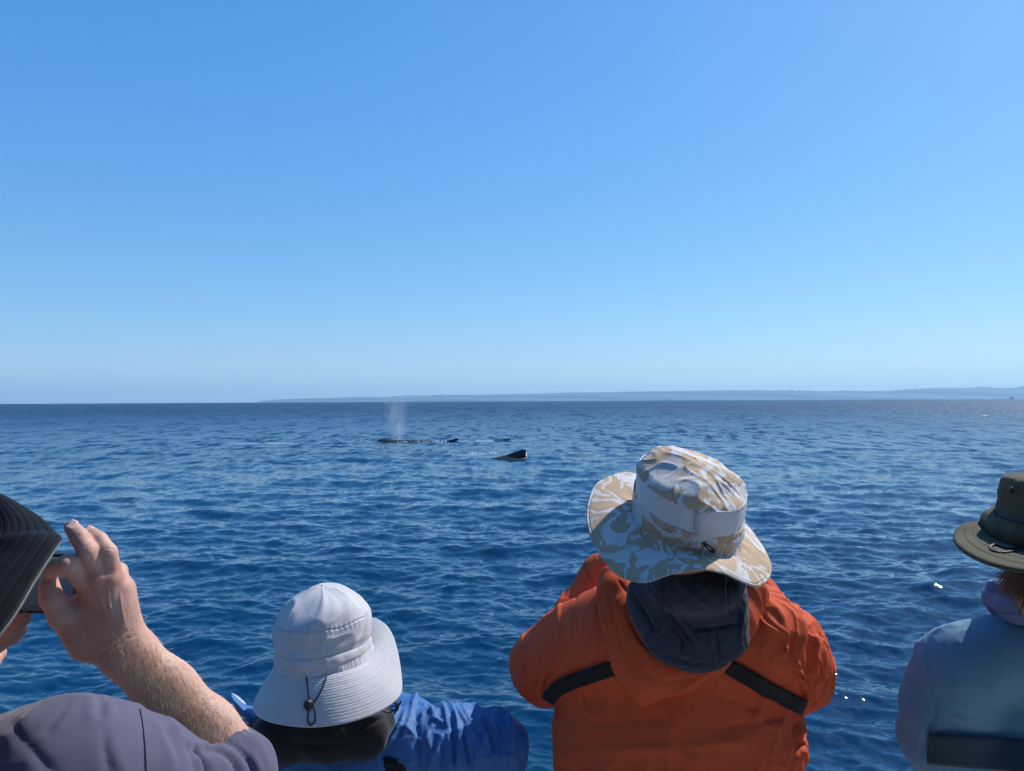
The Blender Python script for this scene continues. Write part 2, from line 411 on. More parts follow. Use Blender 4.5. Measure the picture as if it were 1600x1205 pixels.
# smooth slicks left by the whales flatten the ripples
sxyz = n.new('ShaderNodeSeparateXYZ'); l.new(geo.outputs['Position'], sxyz.inputs[0]); acc = None
for cx_, cy_, ax_, ay_ in SL:
    q1 = n.new('ShaderNodeVectorMath'); q1.operation = 'SUBTRACT'; q1.inputs[1].default_value = (cx_, cy_, 0); l.new(geo.outputs['Position'], q1.inputs[0])
    q2 = n.new('ShaderNodeVectorMath'); q2.operation = 'MULTIPLY'; q2.inputs[1].default_value = (1 / ax_, 1 / ay_, 0); l.new(q1.outputs[0], q2.inputs[0])
    q3 = n.new('ShaderNodeVectorMath'); q3.operation = 'LENGTH'; l.new(q2.outputs[0], q3.inputs[0])
    q4 = n.new('ShaderNodeMapRange'); q4.interpolation_type = 'SMOOTHSTEP'; q4.inputs[1].default_value = .5; q4.inputs[2].default_value = 1.15; q4.inputs[3].default_value = .12; l.new(q3.outputs['Value'], q4.inputs[0])
    if acc is None: acc = q4.outputs[0]
    else: q5 = n.new('ShaderNodeMath'); q5.operation = 'MINIMUM'; l.new(acc, q5.inputs[0]); l.new(q4.outputs[0], q5.inputs[1]); acc = q5.outputs[0]
rgh = n.new('ShaderNodeMath'); rgh.operation = 'MULTIPLY'; l.new(b.inputs['Roughness'].links[0].from_socket, rgh.inputs[0]); l.new(acc, rgh.inputs[1]); l.new(rgh.outputs[0], b.inputs['Roughness'])
vs_ = n.new('ShaderNodeVectorMath'); vs_.operation = 'SCALE'; l.new(v, vs_.inputs[0]); l.new(acc, vs_.inputs['Scale'])
va_ = n.new('ShaderNodeVectorMath'); va_.operation = 'ADD'; l.new(vs_.outputs[0], va_.inputs[0]); l.new(geo.outputs['Normal'], va_.inputs[1]); v = va_.outputs[0]
nn = n.new('ShaderNodeVectorMath'); nn.operation = 'NORMALIZE'; l.new(v, nn.inputs[0])
l.new(nn.outputs[0], b.inputs['Normal'])
sea = grid_obj('water', W, True, m, None); tag(sea, kind='structure')

# ------------------------------------------------------------------ far shore
LD = 22000.0
def hz(px):  # height of land in photo px above its waterline
    return np.interp(px, [405, 412, 425, 470, 520, 600, 640, 700, 780, 860, 930, 1000, 1080, 1180, 1250, 1330, 1385, 1400, 1440, 1500, 1535, 1575, 1600, 1750, 2000],
                     [0, 1.5, 2.5, 4.5, 6, 7, 8.5, 9, 9.3, 11.5, 12, 12.8, 13, 14, 12.5, 12, 11.5, 13, 15.5, 16, 17, 15.2, 17.5, 19, 14])
pxs = np.linspace(405, 2000, 1400); rows = 14
g2 = np.random.default_rng(3)
Gl = np.zeros((len(pxs), rows, 3))
rough = np.interp(np.arange(1400), np.arange(0, 1400, 3), g2.normal(size=467)) * .22 + np.interp(np.arange(1400), np.arange(0, 1400, 25), g2.normal(size=56)) * .35
for j in range(rows):
    t = j / (rows - 1)
    hh = np.maximum(hz(pxs) + rough * np.clip(hz(pxs) / 8, 0, 1), 0.05) / F_PX * LD + 36
    prof = [-.05, .12, .25, .36, .5, .62, .72, .82, .9, .96, 1, .97, .8, -.1][j]
    nzj = 1 + 0.05 * g2.normal(size=1400)
    dist = LD + 1500 * t + 120 * np.sin(pxs * .02 + j)
    Gl[:, j, 0] = (pxs - 800) / F_PX * dist; Gl[:, j, 1] = dist; Gl[:, j, 2] = hh * prof * (dist / LD) * nzj - 40
m, n, l, b = mat_new('forest_land')
tc = n.new('ShaderNodeTexCoord'); nz = n.new('ShaderNodeTexNoise'); nz.inputs['Scale'].default_value = 0.012; nz.inputs['Detail'].default_value = 8
l.new(tc.outputs['Object'], nz.inputs['Vector']); cr = n.new('ShaderNodeValToRGB')
cr.color_ramp.elements[0].color = (0.015, 0.03, 0.028, 1); cr.color_ramp.elements[1].color = (0.04, 0.06, 0.04, 1)
cr.color_ramp.elements[0].position = .35; cr.color_ramp.elements[1].position = .7
l.new(nz.outputs[0], cr.inputs[0]); l.new(cr.outputs[0], b.inputs['Base Color']); b.inputs['Roughness'].default_value = 1
land = grid_obj('distant_hills', Gl, False, m, None, flip=True); tag(land, kind='structure')

# radio masts on the shore
steel = plain('mast_steel', (.25, .25, .27), .6)
for px, hpx, lab in ((810, 6, 'thin radio mast rising from the far shore, left one of two'), (858, 5, 'thin radio mast rising from the far shore, right one of two')):
    base = P(px, 627, 1.0) - CAM; base = CAM + base / base[1] * (LD + 900); base[2] = hz(np.array([px]))[0] / F_PX * LD * .9 - 8
    h = hpx / F_PX * LD
    pt = empty('radio_mast', base, lab, 'mast', 'masts on the far shore')
    tube('mast_pole', [base, base + [0, 0, h * .6], base + [0, 0, h]], [3.0, 2.4, 1.6], steel, pt, 6)

# far ship at the right edge of the horizon
S = P(1580, 622, 1.0) - CAM; S = CAM + S / S[1] * 6500; S[2] = -3.3
ship = empty('ship', S, 'tiny grey ship on the horizon near the right edge, below the far hills', 'ship')
def boxm(name, c, s, mat, parent, taper=1.0):
    c = np.array(c); s = np.array(s) / 2; V = []
    for z in (-1, 1):
        for x, y in ((-1, -1), (1, -1), (1, 1), (-1, 1)):
            f = taper if z < 0 else 1.0
            V.append(c + s * np.array([x * f, y * f, z]))
    Q = [[3, 2, 1, 0], [4, 5, 6, 7], [0, 1, 5, 4], [1, 2, 6, 5], [2, 3, 7, 6], [3, 0, 4, 7]]
    return link(name, mesh_np(name, V, Q, False), mat, parent)
grey = plain('ship_grey', (.16, .17, .19), .6); 
boxm('hull', S + [0, 0, 3.5], (48, 9, 7), grey, ship, .86); boxm('wheelhouse', S + [3, 0, 9.2], (18, 7, 5), grey, ship)
boxm('bridge_deck', S + [4, 0, 13.2], (9, 6, 3.6), grey, ship); tube('mast', [S + [4, 0, 14.5], S + [4, 0, 18], S + [4, 0, 22]], [1, .8, .5], steel, ship, 6)

# ------------------------------------------------------------------ whales
m, n, l, b = mat_new('whale_skin')
tc = n.new('ShaderNodeTexCoord'); nz = n.new('ShaderNodeTexNoise'); nz.inputs['Scale'].default_value = 3; nz.inputs['Detail'].default_value = 6
l.new(tc.outputs['Object'], nz.inputs['Vector']); cr = n.new('ShaderNodeValToRGB')
cr.color_ramp.elements[0].color = (0.008, 0.009, 0.012, 1); cr.color_ramp.elements[1].color = (0.022, 0.024, 0.03, 1)
l.new(nz.outputs[0], cr.inputs[0]); l.new(cr.outputs[0], b.inputs['Base Color']); b.inputs['Roughness'].default_value = .5; b.inputs['Specular IOR Level'].default_value = .3
bu = n.new('ShaderNodeBump'); bu.inputs['Strength'].default_value = .4; bu.inputs['Distance'].default_value = .05; l.new(nz.outputs[0], bu.inputs['Height']); l.new(bu.outputs[0], b.inputs['Normal'])
whale_m = m
def wpt(px, py, hpx=0):
    """point on the water line seen at this pixel, raised"""
    r = P(px, py, 1.0) - CAM; t = -CAM[2] / r[2]; q = CAM + r * t; q[2] = hpx / F_PX * (t); return q
def whale(name, label, py, prof, yr, fin):
    """prof: (px, height px of the back above the water line)"""
    c = wpt(prof[len(prof) // 2][0], py); root = empty('humpback_whale', (c[0], c[1], 0), label, 'whale', 'whales at the surface')
    pts = [wpt(px, py, h) for px, h in prof]; s = pts[0][1] / F_PX
    lo = np.min(pts, 0); hi = np.max(pts, 0)
    f = SDF(np.arange(lo[0] - 2, hi[0] + 2, .11), np.arange(lo[1] - 2.2, hi[1] + 2.2, .11), np.arange(-1.2, hi[2] + 1.2, .06))
    for i in range(len(pts) - 1):
        ra, rb = yr[i], yr[i + 1]
        f.cone(pts[i] - [0, 0, ra], pts[i + 1] - [0, 0, rb], ra, rb, .12)
    V, Q = f.mesh(1)
    link('body', mesh_np('body', V, Q), whale_m, root)
    if fin:
        lo = np.min([wpt(px, py, h) for px, h, r in fin], 0); hi = np.max([wpt(px, py, h) for px, h, r in fin], 0)
        g = SDF(np.arange(lo[0] - .5, hi[0] + .5, .03), np.arange(lo[1] - .5, hi[1] + .5, .03), np.arange(lo[2] - .5, hi[2] + .5, .03))
        for i in range(len(fin) - 1):
            g.cone(wpt(*[fin[i][0], py, fin[i][1]]), wpt(fin[i + 1][0], py, fin[i + 1][1]), fin[i][2], fin[i + 1][2], .06, ((0, 1, 0), .45))
        V, Q = g.mesh(1); link('dorsal_fin', mesh_np('dorsal_fin', V, Q), whale_m, root)
    return root
whale('w', 'long dark whale back lying flat at the surface beneath the pale blow', 691,
      [(588, -6), (592, 1.5), (598, 5.5), (606, 5), (612, 3.6), (640, 3.4), (670, 2.8), (690, 1.5), (704, .6), (722, -7)], [.5, .6, .9, .9, 1, 1.1, 1, .8, .6, .5],
      [(697, 0.2, .12), (705, 1.6, .14), (713, 4.2, .13), (715.5, 4.8, .09)])
whale('w', 'small dark whale fin far off, just right of the long flat back', 688.5,
      [(765, -3), (775, .6), (785, 1.4), (794, 1.4), (802, -3)], [.5, .6, .6, .5, .4], [(786, .8, .1), (794, 1.6, .1), (796.5, 2.2, .08)])
whale('w', 'nearest whale, black arched back with tall knobbed dorsal fin', 716.5,
      [(730, -5), (752, -.6), (768, .6), (782, 2.2), (792, 3), (806, 3), (816, 1.5), (830, -6)], [.4, .5, .6, .7, .7, .7, .5, .3],
      [(780, 1, .1), (789, 1.6, .13), (798, 4.5, .16), (805, 7, .15), (812, 9.4, .14), (817.5, 11.6, .12), (820, 11.3, .1), (819.5, 6, .1), (820.5, 0, .12), (812, 1, .2), (815, 6, .2), (806, 3, .22), (808, 5, .2), (798, 1, .2)])

# foam and droplets round the whales (uncountable white water)
m, n, l, b = mat_new('sea_foam'); b.inputs['Base Color'].default_value = (.78, .82, .86, 1); b.inputs['Roughness'].default_value = .7; foam_m = m
def foam(px0, px1, py, n_, spread, size, seed, dens=1.0, hgt=.12):
    g = np.random.default_rng(seed); Vs = []; Fs = []
    for i in range(n_):
        px = px0 + (px1 - px0) * g.beta(1.3, 1.3); 
        if math.sin(px * .9 + seed) * .5 + math.sin(px * .37) * .5 < -.25 * dens: continue
        c = wpt(px, py + g.normal() * spread); s = size * g.uniform(.4, 1.3)
        c[2] = g.uniform(0, hgt); o = np.array([[1.6, 0, 0], [0, 1, 0], [-1.6, 0, 0], [0, -1, 0], [0, 0, .5], [0, 0, -.5]]) * s * g.uniform(.6, 1.2, (6, 1)) + c
        k = len(Vs) * 6; Vs.append(o)
        for a in range(4): Fs += [(k + a, k + (a + 1) % 4, k + 4), (k + (a + 1) % 4, k + a, k + 5)]
    me = bpy.data.meshes.new('sea_foam'); me.from_pydata([tuple(v) for v in np.concatenate(Vs)], [], Fs); me.update()
    return me
fo = link('sea_foam', foam(618, 698, 691.2, 460, .3, .06, 2, 1, .14), foam_m); tag(fo, 'thin white line of foam along the long whale back', 'foam', kind='stuff')
fo = link('sea_foam', foam(730, 780, 709.5, 120, .8, .05, 4, 3, .12), foam_m); tag(fo, 'loose flecks of foam left of the nearest whale', 'foam', kind='stuff')
fo = link('sea_foam', foam(820.5, 823.5, 715, 60, 1.2, .05, 5, 1, .4), foam_m); tag(fo, 'small splash against the knobbed fin of the nearest whale', 'foam', kind='stuff')

# blow: a cloud of mist as a volume
bc = wpt(622, 690); rb = bc[1] / F_PX
fB = SDF(np.arange(bc[0] - 4.5, bc[0] + 4.5, .12), np.arange(bc[1] - 2.4, bc[1] + 2.4, .12), np.arange(-.1, 6.6, .12))
fB.chain([bc + [.3, 0, .2], bc + [.25, 0, 1.2], bc + [.0, 0, 2.8], bc + [-.2, 0, 4.6]], [.8, 1.3, 1.8, 1.9], .6)
fB.chain([bc + [0, 0, 3], bc + [-1.2, 0, 4.0]], [1.4, 1.3], .5); fB.chain([bc + [.2, 0, 1.5], bc + [1.3, .2, 2.6]], [.7, .6], .4)
V, Q = fB.mesh(2)
m = bpy.data.materials.new('whale_blow_mist'); m.use_nodes = True; n = m.node_tree.nodes; l = m.node_tree.links
n.remove(n['Principled BSDF']); pv = n.new('ShaderNodeVolumePrincipled'); pv.inputs['Color'].default_value = (.95, .97, 1, 1); pv.inputs['Anisotropy'].default_value = .3
tc = n.new('ShaderNodeTexCoord'); mp = n.new('ShaderNodeMapping'); mp.inputs['Scale'].default_value = (1.3, 1.3, .55)
nz = n.new('ShaderNodeTexNoise'); nz.inputs['Scale'].default_value = 1.0; nz.inputs['Detail'].default_value = 5; nz.inputs['Distortion'].default_value = .6
l.new(tc.outputs['Object'], mp.inputs[0]); l.new(mp.outputs[0], nz.inputs['Vector'])
# density thins outward from the plume's own axis
sep = n.new('ShaderNodeSeparateXYZ'); l.new(tc.outputs['Object'], sep.inputs[0])
vl = n.new('ShaderNodeVectorMath'); vl.operation = 'LENGTH'; vs = n.new('ShaderNodeVectorMath'); vs.operation = 'MULTIPLY_ADD'
vs.inputs[1].default_value = (1, 1, 0); vs.inputs[2].default_value = (0.1, 0, 0); l.new(tc.outputs['Object'], vs.inputs[0]); l.new(vs.outputs[0], vl.inputs[0])
wd = n.new('ShaderNodeMath'); wd.operation = 'MULTIPLY_ADD'; wd.inputs[1].default_value = .16; wd.inputs[2].default_value = 1.0; l.new(sep.outputs['Z'], wd.inputs[0])
dv = n.new('ShaderNodeMath'); dv.operation = 'DIVIDE'; l.new(vl.outputs['Value'], dv.inputs[0]); l.new(wd.outputs[0], dv.inputs[1])
fall = n.new('ShaderNodeMapRange'); fall.interpolation_type = 'SMOOTHERSTEP'; fall.inputs[1].default_value = 1.25; fall.inputs[2].default_value = 0; l.new(dv.outputs[0], fall.inputs[0])
up = n.new('ShaderNodeMapRange'); up.inputs[1].default_value = 6.0; up.inputs[2].default_value = .5; up.inputs[3].default_value = 0.0; l.new(sep.outputs['Z'], up.inputs[0])
mr = n.new('ShaderNodeMapRange'); mr.inputs[1].default_value = .38; mr.inputs[2].default_value = .75; mr.inputs[3].default_value = 0; mr.inputs[4].default_value = .72
l.new(nz.outputs[0], mr.inputs[0]); m1 = n.new('ShaderNodeMath'); m1.operation = 'MULTIPLY'; l.new(mr.outputs[0], m1.inputs[0]); l.new(fall.outputs[0], m1.inputs[1])
m2 = n.new('ShaderNodeMath'); m2.operation = 'MULTIPLY'; l.new(m1.outputs[0], m2.inputs[0]); l.new(up.outputs[0], m2.inputs[1])
l.new(m2.outputs[0], pv.inputs['Density']); l.new(pv.outputs[0], n['Material Output'].inputs['Volume'])
V2 = V - bc; bl = link('whale_blow', mesh_np('whale_blow', V2, Q), m); bl.location = bc
tag(bl, 'thin white column of mist blown up by the whale', 'mist', kind='stuff')

# ------------------------------------------------------------------ air
m = bpy.data.materials.new('haze_air'); m.use_nodes = True; n = m.node_tree.nodes; l = m.node_tree.links
n.remove(n['Principled BSDF']); pv = n.new('ShaderNodeVolumePrincipled'); pv.inputs['Color'].default_value = (.49, .785, 1, 1); pv.inputs['Density'].default_value = 4.2e-5
pv.inputs['Anisotropy'].default_value = .2
l.new(pv.outputs[0], n['Material Output'].inputs['Volume'])
hzb = boxm('haze', (0, 0, 170), (50000, 50000, 460 + 40), m, None); tag(hzb, 'pale haze over the sea', 'haze', kind='stuff')
# ------------------------------------------------------------------ boat deck they stand on
DECK = 2.6
m, n, l, b = mat_new('deck_paint'); tc = n.new('ShaderNodeTexCoord'); nz = n.new('ShaderNodeTexNoise'); nz.inputs['Scale'].default_value = 40
l.new(tc.outputs['Object'], nz.inputs['Vector']); cr = n.new('ShaderNodeValToRGB'); cr.color_ramp.elements[0].color = (.30, .31, .32, 1); cr.color_ramp.elements[1].color = (.42, .42, .42, 1)
l.new(nz.outputs[0], cr.inputs[0]); l.new(cr.outputs[0], b.inputs['Base Color']); b.inputs['Roughness'].default_value = .7
d = boxm('boat_deck', (0, -1.9, DECK - .06), (9, 8.6, .12), m, None); tag(d, kind='structure')
hm = plain('hull_paint', (.75, .76, .78), .35)
d = boxm('boat_hull', (0, -1.9, DECK / 2 - .3), (9, 8.56, DECK + .46), hm, None); tag(d, kind='structure')

navy = plain('shade_cabin_paint', (.03, .04, .06), .6)
d = boxm('unseen_shade_cabin', (0, -3.2, DECK + 1.6), (8.4, 3.4, 3.196), navy, None); tag(d, kind='structure')  # unseen dark cabin, added behind the camera to shade the people's backs
# ------------------------------------------------------------------ shared materials
def skin_mat():
    m, n, l, b = mat_new('skin')
    tc = n.new('ShaderNodeTexCoord'); nz = n.new('ShaderNodeTexNoise'); nz.inputs['Scale'].default_value = 28; nz.inputs['Detail'].default_value = 5
    l.new(tc.outputs['Object'], nz.inputs['Vector']); cr = n.new('ShaderNodeValToRGB')
    cr.color_ramp.elements[0].position = .3; cr.color_ramp.elements[1].position = .7
    cr.color_ramp.elements[0].color = (0.47, 0.235, 0.175, 1); cr.color_ramp.elements[1].color = (0.60, 0.37, 0.285, 1)
    l.new(nz.outputs[0], cr.inputs[0])
    fr = n.new('ShaderNodeTexNoise'); fr.inputs['Scale'].default_value = 260; fr.inputs['Detail'].default_value = 1; l.new(tc.outputs['Object'], fr.inputs['Vector'])
    f2 = n.new('ShaderNodeMapRange'); f2.inputs[1].default_value = .66; f2.inputs[2].default_value = .76; f2.inputs[4].default_value = .35; l.new(fr.outputs[0], f2.inputs[0])
    mx = n.new('ShaderNodeMix'); mx.data_type = 'RGBA'; mx.inputs[7].default_value = (.30, .11, .06, 1); l.new(f2.outputs[0], mx.inputs[0]); l.new(cr.outputs[0], mx.inputs[6])
    l.new(mx.outputs[2], b.inputs['Base Color'])
    b.inputs['Roughness'].default_value = .55; b.inputs['Specular IOR Level'].default_value = .35; b.inputs['Subsurface Weight'].default_value = .15; b.inputs['Subsurface Radius'].default_value = (1, .35, .2); b.inputs['Subsurface Scale'].default_value = .006
    vo = n.new('ShaderNodeTexVoronoi'); vo.inputs['Scale'].default_value = 520; l.new(tc.outputs['Object'], vo.inputs['Vector'])
    bu = n.new('ShaderNodeBump'); bu.inputs['Strength'].default_value = .35; bu.inputs['Distance'].default_value = .0006; l.new(vo.outputs[0], bu.inputs['Height'])
    b2 = n.new('ShaderNodeBump'); b2.inputs['Strength'].default_value = .35; b2.inputs['Distance'].default_value = .003
    n2 = n.new('ShaderNodeTexNoise'); n2.inputs['Scale'].default_value = 70; n2.inputs['Detail'].default_value = 6; l.new(tc.outputs['Object'], n2.inputs['Vector'])
    l.new(n2.outputs[0], b2.inputs['Height']); l.new(b2.outputs[0], bu.inputs['Normal']); l.new(bu.outputs[0], b.inputs['Normal'])
    return m
SKIN = skin_mat()
NAIL = plain('nail', (.70, .42, .36), .3)
BLACK = plain('black_cord', (.008, .008, .010), .45, bump=.3, bscale=900)
STRAP = fabric('black_webbing', (.006, .006, .008), .75, 1500, .3)
TROUS = fabric('dark_trousers', (.03, .035, .05), .8)
SHOE = plain('shoe_rubber', (.03, .03, .03), .6)

def legs(root, x, y, hipz, half=.095, mat=TROUS):
    """trousers and shoes down to the deck"""
    f = SDF(np.arange(x - .32, x + .32, .014), np.arange(y - .25, y + .35, .014), np.arange(DECK + .03, hipz + .2, .014))
    f.cone((x - .05, y, hipz), (x + .05, y, hipz), .145, .145, .05, ((0, 1, 0), .8))
    for s in (-1, 1):
        f.chain([(x + s * half, y, hipz - .05), (x + s * (half + .01), y + .02, (hipz + DECK) / 2), (x + s * (half + .02), y, DECK + .1)], [.105, .075, .062], .03)
    V, Q = f.mesh(1); V = V + vnormals(V, Q) * (ridged(V, 7, 3, .03)[:, None] * .006)
    sdf_obj('trousers', V, Q, mat, root)
    for s in (-1, 1):
        g = SDF(np.arange(x + s * half - .1, x + s * half + .12, .008), np.arange(y - .12, y + .27, .008), np.arange(DECK - .01, DECK + .14, .008))
        cx = x + s * (half + .02)
        g.cone((cx, y - .05, DECK + .04), (cx, y + .14, DECK + .035), .042, .045, .02); g.cone((cx, y, DECK + .06), (cx, y, DECK + .1), .05, .05, .02)
        g.V = np.maximum(g.V, DECK + .002 - g.ax[2][None, None, :])
        V, Q = g.mesh(1); sdf_obj('shoe', V, Q, SHOE, root)

def head_into(f, c, yaw=0.0, s=1.0):
    """skull, jaw, nose, ears, brow; c = centre of the skull, looking along +Y turned by yaw"""
    c = np.array(c); fw = np.array([math.sin(yaw), math.cos(yaw), 0]); rt = np.array([math.cos(yaw), -math.sin(yaw), 0]); up = np.array([0, 0, 1.0])
    rot = np.stack([rt, fw, up], 1)
    f.ell(c + fw * -.005 + up * .02, np.array([.076, .096, .10]) * s, .01, rot)
    f.ell(c + fw * .04 - up * .055, np.array([.056, .056, .062]) * s, .03, rot)
    f.cone(c + fw * .095 + up * .01, c + fw * .112 - up * .03, .008, .013, .012)
    for q in (-1, 1):
        f.ell(c + rt * q * .078 - up * .012, (.008, .020, .032), .006, rot)
        f.cone(c + rt * q * .015 + fw * .09 + up * .022, c + rt * q * .045 + fw * .08 + up * .02, .008, .008, .012)
        f.ell(c + rt * q * .03 + fw * .088 - up * .0, (.013, .008, .009), .004, rot, sub=True)
        f.ell(c + rt * q * .03 + fw * .08, (.012, .012, .012), .003)
    f.cone(c + fw * .088 + rt * -.02 - up * .062, c + fw * .088 + rt * .02 - up * .062, .007, .007, .008)
def simple_hand(f, w, d, side=1.0):
    """palm and five bent fingers from wrist w along direction d"""
    w = np.array(w); d = np.array(d, float); d /= np.linalg.norm(d); u = np.cross(d, [0, 0, 1]); u /= np.linalg.norm(u); v = np.cross(u, d)
    f.cone(w, w + d * .075, .026, .032, .015, (v, .5))
    for i, L in enumerate((.07, .078, .072, .055)):
        a = w + d * .09 + u * (i - 1.5) * .02 * side; b = a + d * L * .5; c = b + d * L * .2 - v * L * .4
        f.chain([a, b, c], [.0095, .0085, .0075], .004)
    a = w + d * .03 - u * .03 * side; f.chain([a, a + d * .035 - u * .02 * side, a + d * .06 - u * .02 * side - v * .02], [.014, .011, .009], .006)

# ------------------------------------------------------------------ hats
def loop(pts, n=240):
    c = catmull(pts, 40, True); L = np.r_[0, np.cumsum(np.linalg.norm(np.diff(np.vstack([c, c[:1]]), axis=0), axis=1))]
    return c
class Hat:
    """crown + brim from a tilted frame; theta 0 = right, 90 = front (away), 180 = left, 270 = back (towards the camera)"""
    def __init__(s, px, py, d, a, b, yaw=0, pitch=0, roll=0, NU=288):
        s.c = P(px, py, d); s.a, s.b = a, b; s.NU = NU
        E = Matrix.Rotation(R(roll), 3, 'Y') @ Matrix.Rotation(R(pitch), 3, 'X') @ Matrix.Rotation(R(-yaw), 3, 'Z')
        s.E = np.array(E); s.th = np.arange(NU) / NU * 2 * math.pi
    def w(s, L): return s.c + L @ s.E.T
    def ring(s, sc_, z, dx=0, dy=0, n=2.0):
        ct, st = np.cos(s.th), np.sin(s.th); k = (np.abs(ct) ** n + np.abs(st) ** n) ** (-1 / n)
        return np.stack([s.a * sc_ * ct * k + dx, s.b * sc_ * st * k + dy, np.full_like(ct, 1.0) * z], -1)
    def per(s, tab):
        """periodic interpolation of (deg, value) table"""
        tab = sorted(tab); d = np.array([t[0] for t in tab], float); v = np.array([t[1] for t in tab], float)
        D = np.r_[d[-2:] - 360, d, d[:2] + 360]; Vv = np.r_[v[-2:], v, v[:2]]; x = np.degrees(s.th); out = np.zeros_like(x)
        for i, q in enumerate(x):
            j = np.searchsorted(D, q, 'right') - 1; j = min(max(j, 1), len(D) - 3)
            t = (q - D[j]) / (D[j + 1] - D[j]); p0, p1, p2, p3 = Vv[j - 1:j + 3]
            out[i] = .5 * (2 * p1 + (p2 - p0) * t + (2 * p0 - 5 * p1 + 4 * p2 - p3) * t * t + (3 * p1 - p0 - 3 * p2 + p3) * t ** 3)
        return out
    def edge_px(s, tab):
        """brim edge through real points given as (theta, photo x, photo y, distance)"""
        W = np.array([P(a[1], a[2], a[3]) for a in tab])
        return np.stack([s.per([(tab[i][0], W[i, j]) for i in range(len(tab))]) for j in range(3)], -1)
    def shell(s, prof, dx=lambda z: 0, dy=lambda z: 0, amp=0.0, fr=40, seed=1, sub=6, wr=.0015):
        pr = catmull(np.array(prof, float), sub); pr[:, 1] = np.maximum(pr[:, 1], .004)
        G = np.stack([s.ring(q, z, dx(z), dy(z)) for z, q in pr], 1)
        if wr:
            n = G / (np.linalg.norm(G, axis=2)[..., None] + 1e-9)
            d = wav(G.reshape(-1, 3), 9, seed, 12, (1, 1, 1.3)) * wr * 1.6 + ridged(G.reshape(-1, 3), 16, seed + 5, .02, 3) * wr
            G = G + n * d.reshape(G.shape[:2])[..., None]
        return G
# ================================================================== left: person filming with a phone
L0 = P(-100, 1000, .85)
pl = empty('person', (L0[0], L0[1], DECK), 'person in grey tee and black bucket hat, bare arm raised, filming with a phone', 'person')
X0 = .94
W_ = P(188, 1008, .985); EL = P(372, 1192, 1.02); SH = P(165, 1180, .86)
hand_c = P(130, 930, .95)
fine = .0017
f = SDF(SDF.axis(P(-330, 900, .8)[0] - .12, P(440, 1000, 1.02)[0] + .03, .009, (P(-10, 900, .98)[0], P(250, 900, .95)[0], fine)),
        SDF.axis(SH[1] - .24, hand_c[1] + .16, .009, (.885, 1.04, fine)),
        SDF.axis(3.2, 4.45, .009, (P(0, 1060, .95)[2], P(0, 800, .95)[2], fine)))
view = -Fv
# torso, neck, head
tc_ = np.array([P(-185, 1000, .84)[0], .80, 0.0])
f.cone((tc_[0], .80, 3.35), (tc_[0], .80, 3.85), .13, .15, .04, ((0, 1, 0), .75))
f.cone(P(-300, 1225, .86), P(110, 1220, .86), .045, .045, .05)
f.cone((tc_[0], .80, 3.92), (tc_[0], .82, 4.12), .056, .054, .03)
head_into(f, (tc_[0], .84, 4.20))
f.chain([P(140, 1215, .86), P(260, 1240, .93), EL], [.044, .033, .034], .03)
# forearm
fa = EL - W_
f.chain([EL, EL - fa * .28, EL - fa * .62, W_ + fa * .06, W_], [.034, .0380, .0355, .0310, .0285], .02, (view, .86))
# back of the hand
I0 = P(134, 906, .948); M0 = P(156, 900, .949); G0 = P(176, 903, .957); K0 = P(192, 918, .970)
f.cone(W_, P(182, 990, .975), .0285, .026, .012, (view, .75))
for a, r in ((I0, .0135), (M0, .0135), (G0, .013), (K0, .0125)):
    f.cone(P(181, 985, .974), a, .021, r, .010)
f.ell(P(160, 950, .964), (.036, .016, .040), .012)
f.cone(P(200, 985, .982), P(193, 925, .972), .018, .0125, .01)
# middle and ring finger, raised
f.chain([M0, P(137, 861, .936), P(123, 838, .938), P(112, 824, .944)], [.0130, .0114, .0105, .0088], .003)
f.chain([G0, P(169, 863, .948), P(155, 844, .952), P(141, 832, .960)], [.0120, .0104, .0096, .0080], .003)

# little finger folded forward, out of sight behind the ring finger
f.chain([K0, P(186, 892, .990), P(172, 884, 1.008), P(158, 886, 1.012)], [.0112, .0095, .0085, .0072], .005)
# index curled to the thumb
f.chain([I0, P(106, 882, .926), P(88, 886, .930), P(77, 897, .944)], [.0130, .0112, .0098, .0082], .005)
# thumb
f.cone(P(138, 1004, .968), P(98, 962, .947), .024, .0150, .014)
f.cone(P(150, 965, .964), P(104, 955, .950), .020, .0130, .012)
f.chain([P(98, 962, .947), P(80, 935, .938), P(77, 917, .940), P(78, 910, .943)], [.0158, .0125, .0105, .0085], .006)
# tendons and knuckles
for a, b_ in ((I0, (170, 975)), (M0, (178, 975)), (G0, (186, 975)), (K0, (193, 980))):
    f.cone(a - [0, .0085, 0], P(b_[0], b_[1], .957), .0048, .003, .006)
for a in (I0, M0, G0, K0): f.ell(a - [0, .006, 0], (.0095, .008, .0095), .006)
# left hand under the phone: index and middle tips, palm off the frame
LW = P(-75, 1040, .93)
f.chain([P(-180, 1185, .86), P(-230, 1240, .95), P(-150, 1120, .97), LW], [.055, .045, .038, .028], .02)
f.cone(LW, P(-45, 1010, .95), .026, .030, .012, (view, .7))
f.chain([P(-40, 1000, .955), P(0, 982, .958), P(24, 972, .962), P(38, 966, .966)], [.012, .0108, .0095, .0082], .004)
f.chain([P(-48, 1025, .95), P(-8, 1008, .952), P(18, 994, .956), P(30, 985, .960)], [.0125, .0112, .0100, .0085], .004)
f.chain([P(-55, 1045, .95), P(-15, 1035, .96), P(-2, 1020, .975)], [.012, .0105, .009], .004)
f.chain([P(-60, 1060, .95), P(-25, 1055, .96), P(-12, 1040, .975)], [.011, .0095, .008], .004)
f.chain([P(-70, 1020, .95), P(-60, 985, .955), P(-48, 962, .958)], [.014, .012, .010], .006)
V, Q = f.mesh(2)
del f
